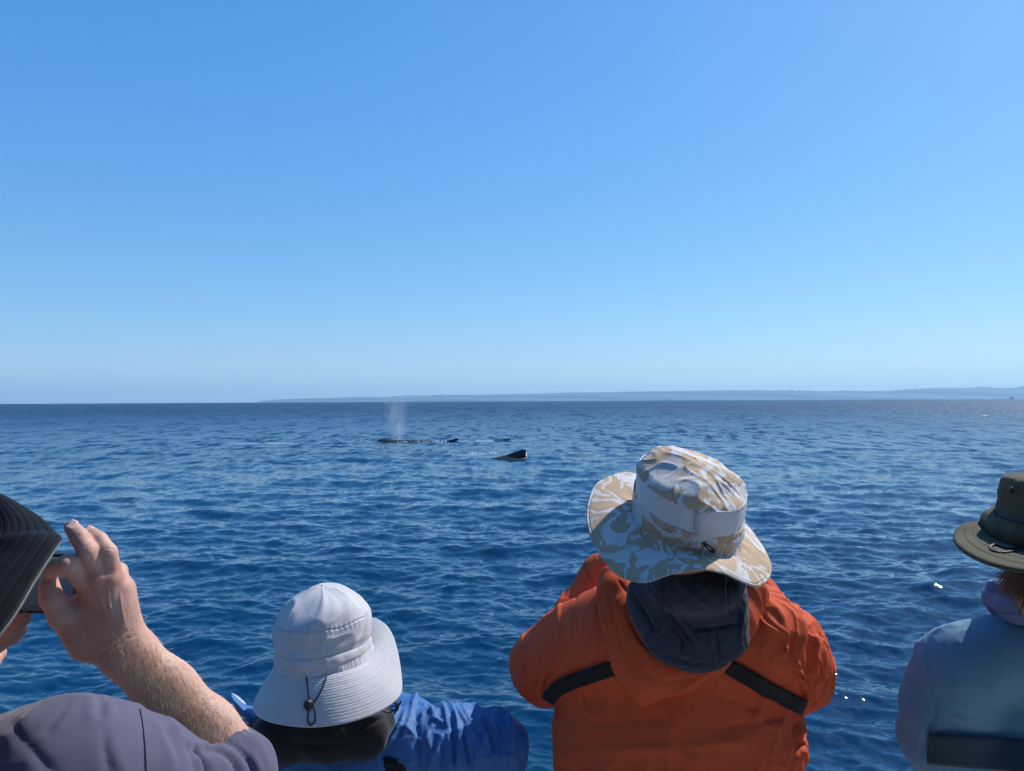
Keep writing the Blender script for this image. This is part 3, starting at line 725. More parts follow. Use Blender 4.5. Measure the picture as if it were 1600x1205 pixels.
V = folds(V, Q, [
    ([(126, 857), (137, 853), (147, 850)], 1.4, -.0011), ([(128, 861), (139, 858), (149, 856)], 1.2, -.0010), ([(127, 865), (140, 862)], 1.0, -.0007),
    ([(163, 858), (172, 857), (180, 860)], 1.3, -.0011), ([(164, 863), (174, 862)], 1.0, -.0009), ([(115, 839), (126, 834)], 1.0, -.0009), ([(148, 842), (158, 838)], 1.0, -.0008),
    ([(156, 1024), (170, 1014), (190, 1002), (215, 992)], 1.8, -.0018), ([(150, 1028), (163, 1020), (175, 1012)], 1.4, -.0016),
    ([(165, 1004), (185, 992), (205, 985)], 1.6, -.0008), ([(103, 893), (108, 885)], 1.2, -.0010), ([(76, 936), (88, 928)], 1.2, -.0009), ([(76, 942), (90, 934)], 1.0, -.0008),
    ([(168, 915), (171, 940), (176, 965)], 2.2, .0012), ([(148, 918), (160, 945), (170, 972)], 2.4, .0010), ([(187, 925), (190, 950), (194, 975)], 2.2, .0010),
    ([(160, 925), (172, 948), (168, 968)], 1.5, .0008), ([(137, 905), (145, 912)], 1.4, -.0008)])
body = sdf_obj('body', V, Q, SKIN, pl)

# finger nails
def nail(px, py, d, s, ang, tilt):
    c = P(px, py, d); G = np.zeros((9, 7, 3)); u = np.cos(ang) * Rv - np.sin(ang) * Uv; v = -np.sin(ang) * -Rv + np.cos(ang) * Uv
    t = Fv * math.sin(tilt) + v * math.cos(tilt); nn_ = np.cross(u, t); 
    if nn_ @ Fv > 0: nn_ = -nn_
    for i in range(9):
        for j in range(7):
            a = (i / 8 - .5) * 2; b_ = (j / 6 - .5) * 2; w = s * (.95 if b_ < .3 else .95 - .35 * (b_ - .3) ** 2)
            G[i, j] = c + u * a * w + t * b_ * s * 1.15 + nn_ * (s * .55 * (math.sqrt(max(0, 1 - .75 * a * a)) - 1))
    return grid_obj('nail', G, False, NAIL, body, .0006)
nail(112, 819.0, .9358, .0056, .35, .75); nail(138, 827.5, .9530, .0048, .5, .75)

# fine golden hairs on the forearm
hair_m = plain('arm_hair', (.80, .62, .38), .4); g = np.random.default_rng(5)
bv = bvh_of(V, Q); Vs = []; Fs = []
ax = (EL - W_); 
for i in range(5200):
    t = g.uniform(.0, .88); px = 188 + (372 - 188) * t + g.normal() * 34; py = 1008 + (1192 - 1008) * t + g.normal() * 32
    if t < .05 and g.uniform() < .6: continue
    q, nn_ = on_surface(bv, px, py, 0.0)
    if q[1] > 1.2 or np.linalg.norm(np.cross(q - W_, ax / np.linalg.norm(ax))) > .05: continue
    s = ((px - 188) * -.7 + (py - 1008) * .7)
    dirv = ax / np.linalg.norm(ax) * g.uniform(.3, .9) + nn_ * g.uniform(.25, .7) + np.array([.1, 0, -.55]) * g.uniform(.4, 1) + g.normal(size=3) * .25
    dirv /= np.linalg.norm(dirv); L = g.uniform(.004, .0115); wv = np.cross(dirv, nn_); wv /= np.linalg.norm(wv) + 1e-9; r = .00012
    p1 = q + dirv * L * .5; p2 = q + dirv * L + np.array([0, 0, -.25 * L]); k = len(Vs) * 7
    cz = np.cross(wv, dirv)
    ring = lambda c, rr: [c + wv * rr, c - wv * rr * .5 + cz * rr * .87, c - wv * rr * .5 - cz * rr * .87]
    Vs.append(np.array(ring(q, r) + ring(p1, r * .8) + [p2]))
    for a in range(3):
        b_ = (a + 1) % 3; Fs += [(k + a, k + b_, k + 3 + b_), (k + a, k + 3 + b_, k + 3 + a), (k + 3 + a, k + 3 + b_, k + 6)]
me = bpy.data.meshes.new('arm_hair'); me.from_pydata([tuple(v) for v in np.concatenate(Vs)], [], Fs); me.update()
tag(link('arm_hair', me, hair_m, pl), kind='stuff')

# t-shirt
TEE = fabric('grey_tee', (.105, .100, .150), .88, 1100, .25, .18, 26, .25, .08, .2)
f = SDF(np.arange(P(-430, 1000, .86)[0], P(455, 1000, 1.05)[0], .0042), np.arange(.62, 1.16, .0042), np.arange(3.2, P(0, 1060, .86)[2], .0042))
f.cone((tc_[0], .80, 3.2), (tc_[0], .80, 3.80), .165, .19, .05, ((0, 1, 0), .74))
f.chain([P(-330, 1210, .86), P(-150, 1196, .84), P(30, 1188, .84), P(110, 1169, .85), P(165, 1182, .86)], [.064, .045, .036, .042, .047], .03)
f.cone(P(90, 1230, .84), P(60, 1500, .86), .075, .10, .05)
f.chain([P(150, 1190, .86), P(225, 1218, .90), P(290, 1236, .965), P(360, 1214, 1.015)], [.054, .058, .054, .055], .03)
f.chain([P(358, 1216, 1.015), P(325, 1176, 1.004)], [.055, .050], .02)
f.chain([P(-290, 1180, .86), P(-350, 1260, .95)], [.064, .055], .03)
# sleeve mouth: hollow it round the forearm
f.cone(P(306, 1148, .998), P(270, 1105, .99), 0.0455, .06, .008, sub=True)
V, Q = f.mesh(3); del f
V = folds(V, Q, [
    ([(318, 1168), (338, 1172), (360, 1188), (376, 1220)], 5, -.012), ([(335, 1152), (360, 1158), (385, 1180), (402, 1220)], 5, -.013), ([(304, 1164), (320, 1182), (336, 1220)], 3.5, -.012),
    ([(300, 1164), (318, 1180), (335, 1215)], 3.5, -.009), ([(300, 1162), (325, 1166), (352, 1180), (375, 1215)], 2.4, .006),
    ([(310, 1150), (340, 1142), (370, 1150), (395, 1175)], 3.0, -.004), ([(292, 1164), (304, 1184), (308, 1215)], 3.5, -.006), ([(320, 1150), (350, 1152), (385, 1175), (412, 1210)], 2.6, .006),
    ([(288, 1152), (300, 1160), (312, 1180), (318, 1215)], 2.5, .004), ([(380, 1140), (405, 1165), (425, 1205)], 4, .003),
    ([(148, 1080), (155, 1100), (158, 1125)], 7, -.004), ([(140, 1086), (141, 1105), (140, 1130)], 4, .004), ([(170, 1095), (172, 1120)], 5, .004),
    ([(112, 1085), (98, 1112), (78, 1138), (60, 1150)], 3.4, -.004), ([(112, 1100), (98, 1122), (84, 1145)], 4, .003), ([(205, 1096), (214, 1108), (222, 1135), (226, 1210)], 1.6, -.0022),
    ([(180, 1098), (200, 1102), (230, 1104)], 5, .003), ([(240, 1112), (262, 1122), (285, 1150)], 5, .004), ([(10, 1120), (40, 1160), (90, 1215)], 8, -.004),
    ([(258, 1130), (275, 1165), (280, 1215)], 7, -.004), ([(60, 1110), (30, 1140), (0, 1160)], 8, .004), ([(160, 1130), (165, 1170), (175, 1215)], 9, -.004)])
N = vnormals(V, Q); V = V + N * ((ridged(V, 7, 21, .05, 2.5)[:, None] - .3) * .0042 + ridged(V, 19, 25, .03, 3)[:, None] * .0012)
V = laplace(V, Q, 2); sdf_obj('shirt', V, Q, TEE, pl)
bvT = bvh_of(V, Q)
stitch = fabric('shirt_stitching', (.10, .10, .15), .8)
ribbon('shoulder_seam', bvT, [(219, 1108), (224, 1140), (227, 1175), (229, 1212)], 1.6, stitch, pl, .0008, .0008, 10, 3, .9)
legs(pl, tc_[0], .80, 3.25)

# phone
ph = empty('phone', P(20, 912, .965), 'black phone held sideways by the person at left, its lit screen showing the sea', 'phone')
case = plain('phone_case', (.006, .006, .008), .4); pc = P(24, 911, .972)
def rbox(name, c, w, h, t, r, mat, parent, u=Rv, v=Uv, nn_=Fv):
    pts = []
    for cx, cy, a0 in ((1, 1, 0), (-1, 1, 90), (-1, -1, 180), (1, -1, 270)):
        for k in range(6):
            a = R(a0 + k * 18); pts.append((cx * (w / 2 - r) + r * math.cos(a), cy * (h / 2 - r) + r * math.sin(a)))
    V = [c + u * x + v * y + nn_ * z for z in (-t / 2, t / 2) for x, y in pts]; k = len(pts)
    F = [tuple(range(k))[::-1], tuple(range(k, 2 * k))] + [(i, (i + 1) % k, k + (i + 1) % k, k + i) for i in range(k)]
    me = bpy.data.meshes.new(name); me.from_pydata([tuple(v) for v in V], [], F); me.update(); return link(name, me, mat, parent)
rbox('phone_body', pc, .158, .0745, .008, .009, case, ph)
m, n, l, b = mat_new('phone_screen'); tc = n.new('ShaderNodeTexCoord'); sep = n.new('ShaderNodeSeparateXYZ'); l.new(tc.outputs['Object'], sep.inputs[0])
cr = n.new('ShaderNodeValToRGB'); mr = n.new('ShaderNodeMapRange'); mr.inputs[1].default_value = -.034; mr.inputs[2].default_value = .034
l.new(sep.outputs['Z'], mr.inputs[0]); l.new(mr.outputs[0], cr.inputs[0]); e = cr.color_ramp.elements
e[0].color = (.018, .035, .07, 1); e[1].color = (.10, .17, .30, 1); e[0].position = 0; e[1].position = 1; q = e.new(.55); q.color = (.035, .065, .13, 1); q = e.new(.62); q.color = (.075, .12, .21, 1)
nz = n.new('ShaderNodeTexNoise'); nz.inputs['Scale'].default_value = 60; mp = n.new('ShaderNodeMapping'); mp.inputs['Scale'].default_value = (.4, 1, 5); l.new(tc.outputs['Object'], mp.inputs[0]); l.new(mp.outputs[0], nz.inputs['Vector'])
mx = n.new('ShaderNodeMix'); mx.data_type = 'RGBA'; mx.blend_type = 'MULTIPLY'; mx.inputs[0].default_value = .7; l.new(cr.outputs[0], mx.inputs[6]); l.new(nz.outputs[0], mx.inputs[7])
l.new(mx.outputs[2], b.inputs['Emission Color']); b.inputs['Emission Strength'].default_value = .8; b.inputs['Base Color'].default_value = (.01, .01, .012, 1); b.inputs['Roughness'].default_value = .12; b.inputs['Specular IOR Level'].default_value = .15
scn = rbox('screen', pc - Fv * .0043, .150, .0665, .0012, .006, m, ph)
mm = scn.data; 
off = Vector(pc - Fv * .0043)
for v_ in mm.vertices: v_.co -= off
scn.location = Vector(scn.location) + off
rbox('camera_bump', pc + Fv * .0055 + Rv * -.05, .03, .055, .004, .006, case, ph)

# black bucket hat: brim built from its edge and its line round the head
QUILT = None
def quilted(name, col, rough=.8):
    return fabric(name, col, rough, 1300, .25, .14, 40, 0, .06, .2)
def brim_grid(base, edge, rows=72, rings=14, depth=.0011, bulge=0.0, upv=np.array([0, 0, 1.0]), wave=0.0, sp=.5):
    t = np.linspace(0, 1, rows)[None, :, None]
    G = base[:, None] * (1 - t) + edge[:, None] * t
    G = G + upv * (bulge * 4 * t * (1 - t))
    du = np.roll(G, -1, 0) - np.roll(G, 1, 0); dv = np.gradient(G, axis=1); N = np.cross(du, dv); N /= np.linalg.norm(N, axis=2)[..., None] + 1e-12
    if N[..., 2].mean() < 0: N = -N
    if rings:
        tt = np.linspace(0, 1, rows); s = np.abs(((tt * rings) % 1) - .5) * 2; q = (1 - np.clip(1 - (1 - s) * 3.2, 0, 1) ** 1.5)
        G = G + N * ((q - .5) * depth)[None, :, None]
    return G, N
H = Hat(-188, 868, .86, .094, .112, 8, 21, 6)
base = H.w(H.ring(1.0, 0.0))
edge = H.edge_px([(0, 93, 844, .83), (9, 84, 834, .865), (30, 50, 804, .93), (60, -20, 768, 1.0), (90, -120, 745, 1.03), (135, -330, 760, 1.0), (180, -460, 850, .9), (225, -430, 980, .76), (270, -230, 1120, .66),
                  (300, -80, 1072, .68), (325, 8, 980, .715), (342, 55, 905, .765), (353, 82, 863, .803)])
BK = quilted('black_cotton', (.008, .008, .0095), .75)
G, N = brim_grid(base, edge, 80, 10, .0010, .012)
t = np.linspace(0, 1, 80)[None, :]; cr_ = np.exp(-((((H.th[:, None] + math.pi) % (2 * math.pi) - math.pi) + .02) / .10) ** 2) * np.sin(math.pi * np.clip(t, 0, 1) ** .8)
G = G + (cr_ * .010)[..., None] * np.array([0, -.5, .8])
hat = None
prof = [(0, 1.0), (.03, .99), (.06, .965), (.085, .93), (.094, .90), (.100, .84), (.106, .6), (.110, .3), (.111, .02)]
Cg = np.stack([H.w(H.ring(s_, z)) for z, s_ in np.array(catmull(np.array(prof), 5))], 1)
hat = grid_obj('hat', Cg, True, BK, pl, .002)
grid_obj('brim', G, True, BK, hat, .003)
pip = plain('pale_edge_binding', (.10, .10, .10), .7)
tube('brim_edging', np.vstack([G[:, -1], G[:1, -1]]), .0018, pip, hat, 6)
# ================================================================== person in pale grey sun hat and blue jacket
gx = P(507, 1100, 1.72)
pg = empty('person', (gx[0], gx[1], DECK), 'person in pale grey quilted sun hat and crinkled blue jacket with black collar', 'person')
f = SDF(np.arange(gx[0] - .40, gx[0] + .52, .009), np.arange(1.45, 2.32, .009), np.arange(3.2, 4.2, .009))
hc = P(507, 1045, 1.64); head_into(f, hc + np.array([0, .01, -.035]))
f.cone(hc + np.array([0, .06, -.07]), P(505, 1190, 1.84), .046, .05, .03)
f.cone(P(505, 1290, 1.82), P(505, 1420, 1.80), .12, .12, .05, ((0, 1, 0), .7))
f.chain([P(600, 1180, 1.77), P(765, 1172, 1.80), P(690, 1150, 2.02), P(585, 1095, 2.1)], [.055, .045, .035, .028], .02)
f.chain([P(410, 1180, 1.77), P(320, 1215, 1.80), P(400, 1150, 2.02), P(455, 1095, 2.1)], [.055, .045, .035, .028], .02)
simple_hand(f, P(585, 1095, 2.1), P(540, 1060, 2.1) - P(585, 1095, 2.1)); simple_hand(f, P(455, 1095, 2.1), P(480, 1060, 2.1) - P(455, 1095, 2.1), -1)
V, Q = f.mesh(1); del f; sdf_obj('body', V, Q, SKIN, pg); legs(pg, gx[0], 1.78, 3.3)

BLUE = fabric('blue_shell', (.050, .150, .37), .6, 1400, .15, .2, 34, 0, .08, .3)
f = SDF(np.arange(P(290, 1100, 1.85)[0], P(840, 1100, 1.85)[0], .0034), np.arange(1.55, 2.2, .0034), np.arange(3.55, P(500, 1060, 1.8)[2], .0034))
f.chain([P(505, 1420, 1.80), P(505, 1230, 1.79)], [.23, .215], .05, ((0, 1, 0), .62))
f.chain([P(580, 1185, 1.74), P(640, 1166, 1.76), P(700, 1166, 1.765), P(766, 1172, 1.80)], [.075, .080, .080, .087], .03)
f.chain([P(766, 1176, 1.80), P(705, 1152, 2.0), P(600, 1100, 2.12)], [.082, .055, .045], .02)
f.chain([P(430, 1190, 1.74), P(370, 1200, 1.78), P(325, 1235, 1.82)], [.07, .068, .07], .03)
f.chain([P(325, 1235, 1.82), P(380, 1165, 2.0), P(450, 1100, 2.12)], [.07, .055, .045], .02)
V, Q = f.mesh(1); del f
RB = [([(642, 1112), (651, 1088), (663, 1089), (682, 1083)], 3, .012), ([(683, 1084), (690, 1099), (696, 1114), (698, 1130), (701, 1140)], 2.6, .010),
      ([(700, 1096), (708, 1110), (713, 1130), (715, 1159), (714, 1200)], 2.4, .011), ([(712, 1105), (720, 1117), (729, 1131)], 2, .008),
      ([(719, 1128), (721, 1159), (724, 1190), (732, 1205)], 2, .009), ([(722, 1106), (730, 1123), (738, 1130), (746, 1131)], 2, .009),
      ([(732, 1130), (736, 1145), (747, 1156), (752, 1180)], 2.2, .009), ([(714, 1103), (738, 1107), (750, 1117), (762, 1130), (773, 1142), (782, 1159), (786, 1190)], 2.6, .012),
      ([(746, 1115), (751, 1135), (762, 1156), (766, 1175)], 2.2, .009), ([(753, 1109), (768, 1101), (786, 1104), (798, 1114)], 3, .012),
      ([(755, 1112), (780, 1110), (792, 1116), (798, 1135), (799, 1165)], 2.4, .010), ([(772, 1118), (785, 1133), (797, 1144), (803, 1170)], 2.2, .010),
      ([(769, 1128), (774, 1145), (784, 1165), (790, 1195)], 2, .008), ([(802, 1112), (813, 1130), (818, 1155), (817, 1190)], 3, .008), ([(667, 1136), (669, 1159), (674, 1180), (668, 1205)], 2.6, .010),
      ([(680, 1146), (690, 1152), (684, 1164), (676, 1185), (672, 1205)], 2.4, .010), ([(672, 1122), (684, 1126), (694, 1132)], 3, .008), ([(660, 1100), (672, 1108), (678, 1120)], 3, .008),
      ([(655, 1120), (664, 1112), (680, 1112)], 2.4, .007), ([(740, 1160), (744, 1180), (742, 1205)], 2.2, .008), ([(755, 1180), (768, 1190), (776, 1205)], 2.2, .007), ([(700, 1150), (705, 1175), (700, 1205)], 3, .006),
      ([(628, 1096), (618, 1120), (606, 1150), (597, 1165), (583, 1170), (588, 1182), (592, 1198)], 2.4, .010), ([(634, 1104), (626, 1130), (612, 1155), (600, 1170)], 2.2, .008), ([(640, 1120), (636, 1135), (628, 1150)], 2.4, .006),
      ([(665, 1100), (671, 1108)], 3, -.010), ([(676, 1102), (684, 1106)], 3, -.010), ([(706, 1115), (707, 1140), (708, 1200)], 3.2, -.010), ([(725, 1130), (726, 1160), (736, 1205)], 3.4, -.012),
      ([(735, 1116), (744, 1127)], 4, -.010), ([(755, 1130), (764, 1150), (775, 1180)], 4, -.012), ([(780, 1120), (790, 1132)], 3.4, -.009), ([(765, 1108), (780, 1107)], 2.6, -.008), ([(650, 1110), (652, 1150), (655, 1205)], 6, -.008), ([(690, 1160), (688, 1205)], 4, -.008), ([(744, 1142), (752, 1160)], 3, -.008)]
V = folds(V, Q, RB, True)
N = vnormals(V, Q); V = V + N * ((ridged(V, 8, 31, .05, 4)[:, None] - .2) * .0045 + ridged(V, 20, 35, .03, 4)[:, None] * .0018)
sdf_obj('jacket', V, Q, BLUE, pg); bvJ = bvh_of(V, Q)

COLB = fabric('black_collar_cloth', (.012, .013, .016), .8, 1200, .25, .3, 18, .2)
f = SDF(np.arange(P(340, 1100, 1.7)[0], P(640, 1100, 1.7)[0], .004), np.arange(1.52, 1.86, .004), np.arange(P(500, 1215, 1.7)[2], P(500, 1085, 1.7)[2], .004))
f.chain([P(398, 1156, 1.73), P(440, 1152, 1.66), P(510, 1150, 1.64), P(565, 1147, 1.66), P(592, 1128, 1.71)], [.050, .054, .053, .051, .036], .02, ((0, 1, 0), .6))
V, Q = f.mesh(2); del f
V = folds(V, Q, [([(470, 1140), (520, 1128), (570, 1122), (606, 1116)], 4, .005), ([(440, 1160), (500, 1165), (560, 1158)], 6, -.004), ([(560, 1140), (580, 1130), (600, 1122)], 2.5, -.004), ([(480, 1135), (475, 1160), (480, 1185)], 3, .003)])
sdf_obj('collar', V, Q, COLB, pg)
# lower hem of the collar where the blue back panel begins
BAND = bvJ
# standing corner of the hood edge on the left with its pale lining
def sheet(name, rows, mat, parent, thick=.0025, n=8):
    A = [catmull(np.array([P(*q) for q in r]), n) for r in rows]; A = np.stack(A, 0)
    B = np.stack([catmull(A[:, j], n) for j in range(A.shape[1])], 1); return grid_obj(name, B, False, mat, parent, thick)
sheet('hood_corner', [[(361, 1082, 1.72), (384, 1101, 1.73), (402, 1104, 1.75), (425, 1100, 1.78)], [(363, 1092, 1.70), (384, 1108, 1.70), (402, 1112, 1.72), (425, 1110, 1.76)],
      [(367, 1112, 1.70), (386, 1124, 1.69), (402, 1128, 1.70), (425, 1128, 1.74)], [(376, 1132, 1.72), (388, 1142, 1.70), (402, 1148, 1.70), (425, 1148, 1.73)]], BLUE, pg)
LIN = fabric('pale_lining', (.55, .60, .70), .9, 300, .6)
sheet('hood_lining', [[(362.5, 1083, 1.728), (372, 1088, 1.735), (384, 1099, 1.74)], [(364, 1091, 1.722), (372, 1095, 1.728), (383, 1101, 1.735)], [(366, 1097, 1.712), (372, 1099, 1.722), (380, 1101.5, 1.73)]], LIN, pg, .0012)
# drawcord loops by the collar
for k, pts in enumerate(([(604, 1104), (612, 1098), (622, 1100), (620, 1110), (610, 1108)], [(598, 1110), (608, 1113), (618, 1108), (627, 1096)], [(614, 1094), (620, 1104), (617, 1114)])):
    c = catmull(np.array([P(a, b_, 1.60 + .004 * i) for i, (a, b_) in enumerate(pts)]), 8); tube('drawcord', c, .0021, BLACK, pg, 6)
# dark stitched chest mark on the back of the right shoulder
LOGO = fabric('black_embroidery', (.004, .005, .009), .6, 1800, .4)
lg = None
for rd, w in ((29, 8), (20.5, 8), (12, 8)):
    pts = [(604 + rd * math.sin(R(a)), 1214 - rd * math.cos(R(a)) * .95) for a in range(-8, 86, 12)]
    ribbon('logo_arc', bvJ, pts, w, LOGO, pg, .0022, .0012, 5, 3, 1.7)

# ---- hat
PALE = quilted('pale_grey_cotton', (.50, .495, .505), .8)
H = Hat(507, 1033, 1.62, .0985, .110, 0, 0, -4)
prof = [(-.004, 1.03), (.004, .995), (.018, .965), (.024, .985), (.034, .975), (.041, .955), (.044, .985), (.070, 1.0), (.088, .985), (.092, .955), (.097, .95), (.118, .80), (.136, .52), (.146, .26), (.149, .02)]
G = H.shell(prof, dx=lambda z: .004 * z / .15, wr=.0034, seed=4, sub=8)
# gathers where the cord runs, and the seam pucker
th = H.th[:, None]; z = G[..., 2]
for a0, z0, wa, wz, dp in ((4.3, .118, .30, .022, .006), (5.4, .105, .16, .03, .005), (5.9, .07, .10, .03, .006), (3.6, .112, .22, .02, .005), (5.0, .128, .12, .02, -.004), (4.9, .06, .35, .012, .003), (5.7, .045, .5, .006, .004)):
    G -= (dp * np.exp(-((th - a0 - (z - z0) * 6) / wa) ** 2 - ((z - z0) / wz) ** 2))[..., None] * (G / np.linalg.norm(G, axis=2)[..., None])
G[..., :2] *= (1 + .012 * np.exp(-((z - .012) / .010) ** 2) * np.abs(np.sin(th * 31 + 2 * np.sin(th * 7))) + .007 * np.exp(-((z - .090) / .006) ** 2) * np.sin(th * 60))[..., None]
G[..., :2] *= (1 + .010 * np.sin(th * 3 + 40 * z) * np.exp(-((z - .06) / .05) ** 2) + .012 * np.sin(th * 5 - 70 * z) * (np.cos(th + .6) > 0) * np.exp(-((z - .05) / .04) ** 2))[..., None]
Cw = H.w(G); hat = grid_obj('hat', Cw, True, PALE, pg, .0015)
edge = H.edge_px([(180, 398, 1099, 1.61), (200, 403, 1117, 1.55), (222, 425, 1128, 1.505), (245, 460, 1134, 1.48), (262, 490, 1135.5, 1.472), (280, 525, 1132, 1.475), (298, 556, 1125, 1.49), (315, 587, 1114, 1.515),
                  (330, 612, 1099, 1.55), (345, 624, 1083, 1.585), (358, 625.5, 1060, 1.62), (15, 621.5, 1025, 1.67), (32, 612, 993, 1.72), (48, 598, 974, 1.755), (65, 575, 966, 1.785), (90, 530, 985, 1.80), (120, 468, 1015, 1.78), (150, 425, 1060, 1.70)])
base = H.w(H.ring(1.0, .001))
G, N = brim_grid(base, edge, 110, 17, .0007, .006); Gb = G + N * (wav(G.reshape(-1, 3), 7, 9, 10) * .0036).reshape(G.shape[:2])[..., None]
br = grid_obj('brim', Gb, True, PALE, hat, .0022)
tube('brim_edging', np.vstack([Gb[:, -1], Gb[:1, -1]]) , .0017, PALE, hat, 6)
bvB = BVHTree.FromPolygons([tuple(v) for v in Gb.reshape(-1, 3)], [tuple(q) for q in grid_quads(Gb.shape[0], Gb.shape[1], True).tolist()])
def cord(pts, r, off, bv, parent, name='cord', n=8, dflt=1.5):
    c = catmull(np.array(pts, float), n); W = np.array([on_surface(bv, a, b_, off, dflt)[0] for a, b_ in c])
    for _ in range(3): W[1:-1] = (W[:-2] + 2 * W[1:-1] + W[2:]) / 4
    return tube(name, W, r, BLACK, parent, 8)
cord([(479, 1058), (481, 1072), (483, 1092), (485, 1100)], .0014, .0026, bvB, hat)
cord([(510, 1057.5), (507, 1068), (501, 1082), (493, 1095), (487, 1101)], .0014, .0026, bvB, hat)
cord([(483, 1104), (482, 1120), (481.5, 1127), (486, 1132), (492.5, 1128), (493, 1115), (490, 1103)], .0015, .0032, bvB, hat)
c0, _ = on_surface(bvB, 484, 1101, .007)
fl = SDF(np.arange(c0[0] - .02, c0[0] + .02, .0009), np.arange(c0[1] - .02, c0[1] + .02, .0009), np.arange(c0[2] - .02, c0[2] + .02, .0009))
fl.ell(c0, (.0098, .0085, .0098), .002); fl.cone(c0 + [0, -.004, .004], c0 + [0, -.004, -.004], .006, .006, .002)
V, Q = fl.mesh(1); sdf_obj('cord_lock', V, Q, BLACK, hat)
kn, _ = on_surface(bvB, 486, 1132, .004)
fl = SDF(np.arange(kn[0] - .01, kn[0] + .01, .0008), np.arange(kn[1] - .01, kn[1] + .01, .0008), np.arange(kn[2] - .01, kn[2] + .01, .0008)); fl.ell(kn, (.004, .003, .0032), .001)
V, Q = fl.mesh(1); sdf_obj('cord_knot', V, Q, BLACK, hat)
# ================================================================== person in orange jacket
ox = P(1062, 1000, 1.72)
po = empty('person', (ox[0], ox[1], DECK), 'person in orange jacket and tan leaf-patterned sun hat, both elbows out', 'person')
f = SDF(np.arange(ox[0] - .40, ox[0] + .40, .009), np.arange(1.38, 2.3, .009), np.arange(3.2, 4.5, .009))
hc = P(1068, 845, 1.53); head_into(f, hc + np.array([0, .02, -.02]))
f.cone(hc + np.array([0, .09, -.07]), P(1062, 1000, 1.76), .045, .05, .03)
f.cone(P(1062, 1100, 1.77), P(1060, 1390, 1.77), .13, .14, .05, ((0, 1, 0), .7))
for sg, a, b_, c in ((-1, (965, 995, 1.71), (852, 1045, 1.89), (925, 940, 1.98)), (1, (1170, 995, 1.71), (1240, 1052, 1.85), (1190, 945, 1.98))):
    w = P(1068 + sg * 80, 860, 1.95); f.chain([P(*a), P(*b_), P(*c), w], [.06, .05, .036, .029], .02); simple_hand(f, w, P(1068 + sg * 40, 820, 1.84) - w, sg)
V, Q = f.mesh(1); del f; sdf_obj('body', V, Q, SKIN, po); legs(po, ox[0], 1.76, 3.3)

ORG = fabric('orange_shell', (.57, .088, .030), .78, 1300, .25, .3, 16, 0, .05, .2)
f = SDF(np.arange(P(770, 1000, 1.75)[0], P(1320, 1000, 1.75)[0], .0042), np.arange(1.5, 2.1, .0042), np.arange(3.42, P(1000, 850, 1.8)[2], .0042))
f.chain([P(1056, 1420, 1.76), P(1058, 1200, 1.755), P(1060, 1130, 1.75), P(1062, 1050, 1.735)], [.262, .262, .258, .19], .05, ((0, 1, 0), .52))
f.cone(P(965, 995, 1.71), P(1165, 995, 1.71), .100, .100, .05)
f.chain([P(955, 992, 1.71), P(900, 1015, 1.78), P(854, 1042, 1.87)], [.100, .095, .086], .04)
f.chain([P(1180, 992, 1.71), P(1215, 1018, 1.76), P(1238, 1048, 1.835)], [.102, .096, .090], .04)
f.chain([P(854, 1042, 1.87), P(905, 958, 1.96), P(940, 905, 2.0), P(1000, 850, 1.98)], [.085, .058, .055, .045], .02)
f.chain([P(1238, 1048, 1.835), P(1205, 970, 1.96), P(1180, 930, 2.0), P(1130, 850, 1.98)], [.088, .058, .05, .045], .02)
V, Q = f.mesh(2); del f
